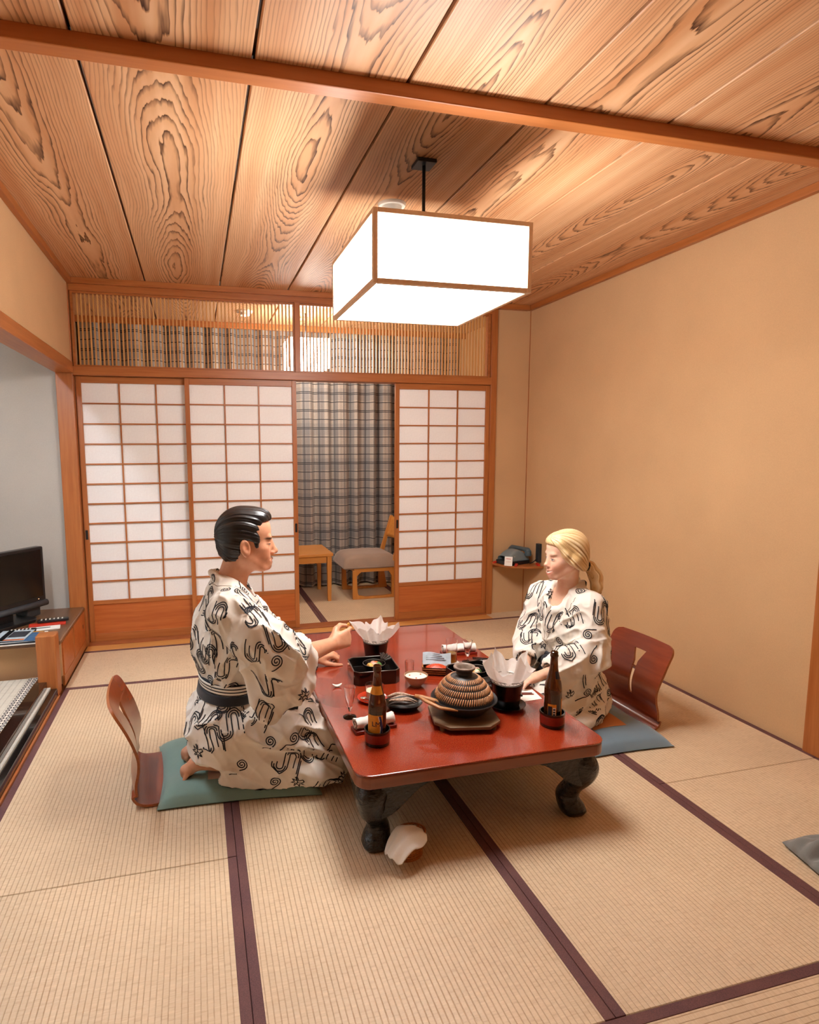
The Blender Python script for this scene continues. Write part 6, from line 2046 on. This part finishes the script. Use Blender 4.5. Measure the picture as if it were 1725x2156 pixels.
    MB().tube([tuple(kc+(u*math.cos(t)+v*math.sin(t))*0.019-np.array(WO)) for t in [2*math.pi*i/24 for i in range(25)]], 0.006, 8, caps=False).build('hair_tie', M['obi'], hair, smooth=True)
    # robe
    def torso(Rb):
        Rb.u(p_ell(W(0.0, 0, 0.485), (0.120, 0.165, 0.165), bR), 0.02)
        Rb.u(p_cone(W(0.0, -0.125, 0.600), W(0.0, 0.125, 0.600), 0.066, 0.066), 0.05)
        Rb.u(p_cone(W(-0.012, -0.04, 0.645), W(-0.012, 0.04, 0.645), 0.052, 0.052), 0.04)
        Rb.u(p_ell(W(0.0, 0, 0.345), (0.098, 0.140, 0.110), bR), 0.05)
        Rb.u(p_ell(W(-0.02, 0, 0.215), (0.125, 0.165, 0.150), bR), 0.05)
    Rb = Sdf(); torso(Rb)
    for s in (-1, 1):
        Rb.chain([W(-0.02, s*0.085, 0.195), W(0.15, s*0.095, 0.175), W(0.300, s*0.100, 0.145)], [0.105, 0.085, 0.074], 0.05)
        Rb.chain([W(0.310, s*0.100, 0.118), W(0.10, s*0.115, 0.105), W(-0.10, s*0.105, 0.110)], [0.066, 0.065, 0.060], 0.04)
    # robe spread on the cushion, camera side
    Rb.chain([W(-0.07, 0.12, 0.16), W(0.02, 0.175, 0.105), W(0.14, 0.20, 0.085)], [0.080, 0.055, 0.040], 0.04)
    # sleeves
    for sh, el, wr, s in ((shL, elL, wrL, 1), (shR, elR, wrR, -1)):
        Rb.chain([sh, el, el+(wr-el)*0.45, el+(wr-el)*0.74], [0.068, 0.066, 0.062, 0.052], 0.04)
        n = unit(np.cross(wr-el, (0, 0, 1)))
        a1 = el+(wr-el)*0.15; a2 = el+(wr-el)*0.55
        dz = V3(0, 0, -0.17) if s > 0 else V3(0, 0, -0.07)
        Rb.chain([a1, a1+dz*0.55, a1+dz], [0.064, 0.058, 0.036], 0.04, (n, 0.50))
        Rb.chain([a2, a2+dz*0.45, a2+dz*0.75+(wr-el)*-0.04], [0.060, 0.050, 0.032], 0.04, (n, 0.50))
    # collar
    for s in (-1, 1):
        Rb.chain([W(-0.062, 0, 0.705), W(-0.048, s*0.050, 0.695), W(0.0, s*0.072, 0.668), W(0.055, s*0.060, 0.628), W(0.098, s*0.022, 0.578), W(0.118, -s*0.008, 0.510), W(0.118, -s*0.02, 0.44)],
                 [0.016, 0.017, 0.018, 0.019, 0.019, 0.018, 0.014], 0.008, (bF*0.6+up*0.5, 0.75))
    Rb.s(p_cone(W(0.03, 0, 0.655), W(0.02, 0, 0.80), 0.048, 0.062), 0.010)
    Rb.s(p_cone(W(0.070, 0, 0.610), W(0.12, 0, 0.680), 0.028, 0.050), 0.008)
    for el, wr in ((elL, wrL), (elR, wrR)):
        Rb.s(p_cone(el+(wr-el)*0.62, wr, 0.036, 0.046), 0.006)
    Rb.i(p_half((0, 0, -1), (0, 0, 0.060)), 0.012)
    low = lambda P: 1-sstep(P[:, 2], 0.24, 0.34)
    mid = lambda P: sstep(P[:, 2], 0.30, 0.40)*(1-sstep(P[:, 2], 0.60, 0.68))
    def disp(P):
        return folds(P, [(tuple(bF+V3(0, 0, -0.3)), 17, 0.018, low), ((0.2, 0.2, 1), 18, 0.014, mid), (tuple(wrL-elL), 20, 0.010, None), ((0.5, 0.3, -0.8), 36, 0.0035, None)])
    robe, P, F = simple_sdf_part('yukata', Rb, (1.26, 2.05, 0.05), (2.06, 2.92, 0.76), 0.0046, WO, M['yukata'], woman, disp, 2)
    mb = print_pattern(P, F, 33)
    mb.v = [(v[0]-WO[0], v[1]-WO[1], v[2]-WO[2]) for v in mb.v]
    tag(mb.build('printed_pattern', M['print'], robe), kind='stuff')
    seam(P, F, [[W(-0.07, s*0.03, 0.69), W(-0.055, s*0.09, 0.672), W(0.0, s*0.108, 0.645), W(0.06, s*0.085, 0.60), W(0.115, s*0.045, 0.545), W(0.13, s*0.015, 0.47), W(0.13, 0, 0.40)] for s in (-1, 1)]+[[W(0.105, 0.0, 0.60), W(0.125, -0.005, 0.54), W(0.132, -0.012, 0.46)]], WO, robe, M['seam'])
    base = Sdf(); torso(base)
    Q = Sdf(); Q.ops = [('u', ((lambda p, b=base: b.ev(p)-0.014), W(0, 0, 0.34), 0.24), 0.0005)]
    Q.i(p_half(bF*0.12+up, W(0, 0, 0.385)), 0.006); Q.i(p_half(-bF*0.12-up, W(0, 0, 0.318)), 0.006)
    simple_sdf_part('obi', Q, (1.50, 2.28, 0.26), (1.96, 2.74, 0.46), 0.0042, WO, M['obi_navy'], woman, None, 1)
    kn = Sdf()
    kn.u(p_ell(W(0.122, 0.0, 0.335), (0.022, 0.030, 0.026), bR), 0.01)
    for s in (-1, 1):
        kn.u(p_ell(W(0.122, s*0.045, 0.338+0.006*s), (0.014, 0.036, 0.022), bR), 0.008)
        kn.chain([W(0.128, s*0.010, 0.325), W(0.150, s*0.030, 0.268)], [0.014, 0.012], 0.006, (bF, 0.5))
    simple_sdf_part('sash_bow', kn, (1.54, 2.34, 0.24), (1.70, 2.56, 0.40), 0.003, WO, M['obi_navy'], woman, None, 1)
build_woman()
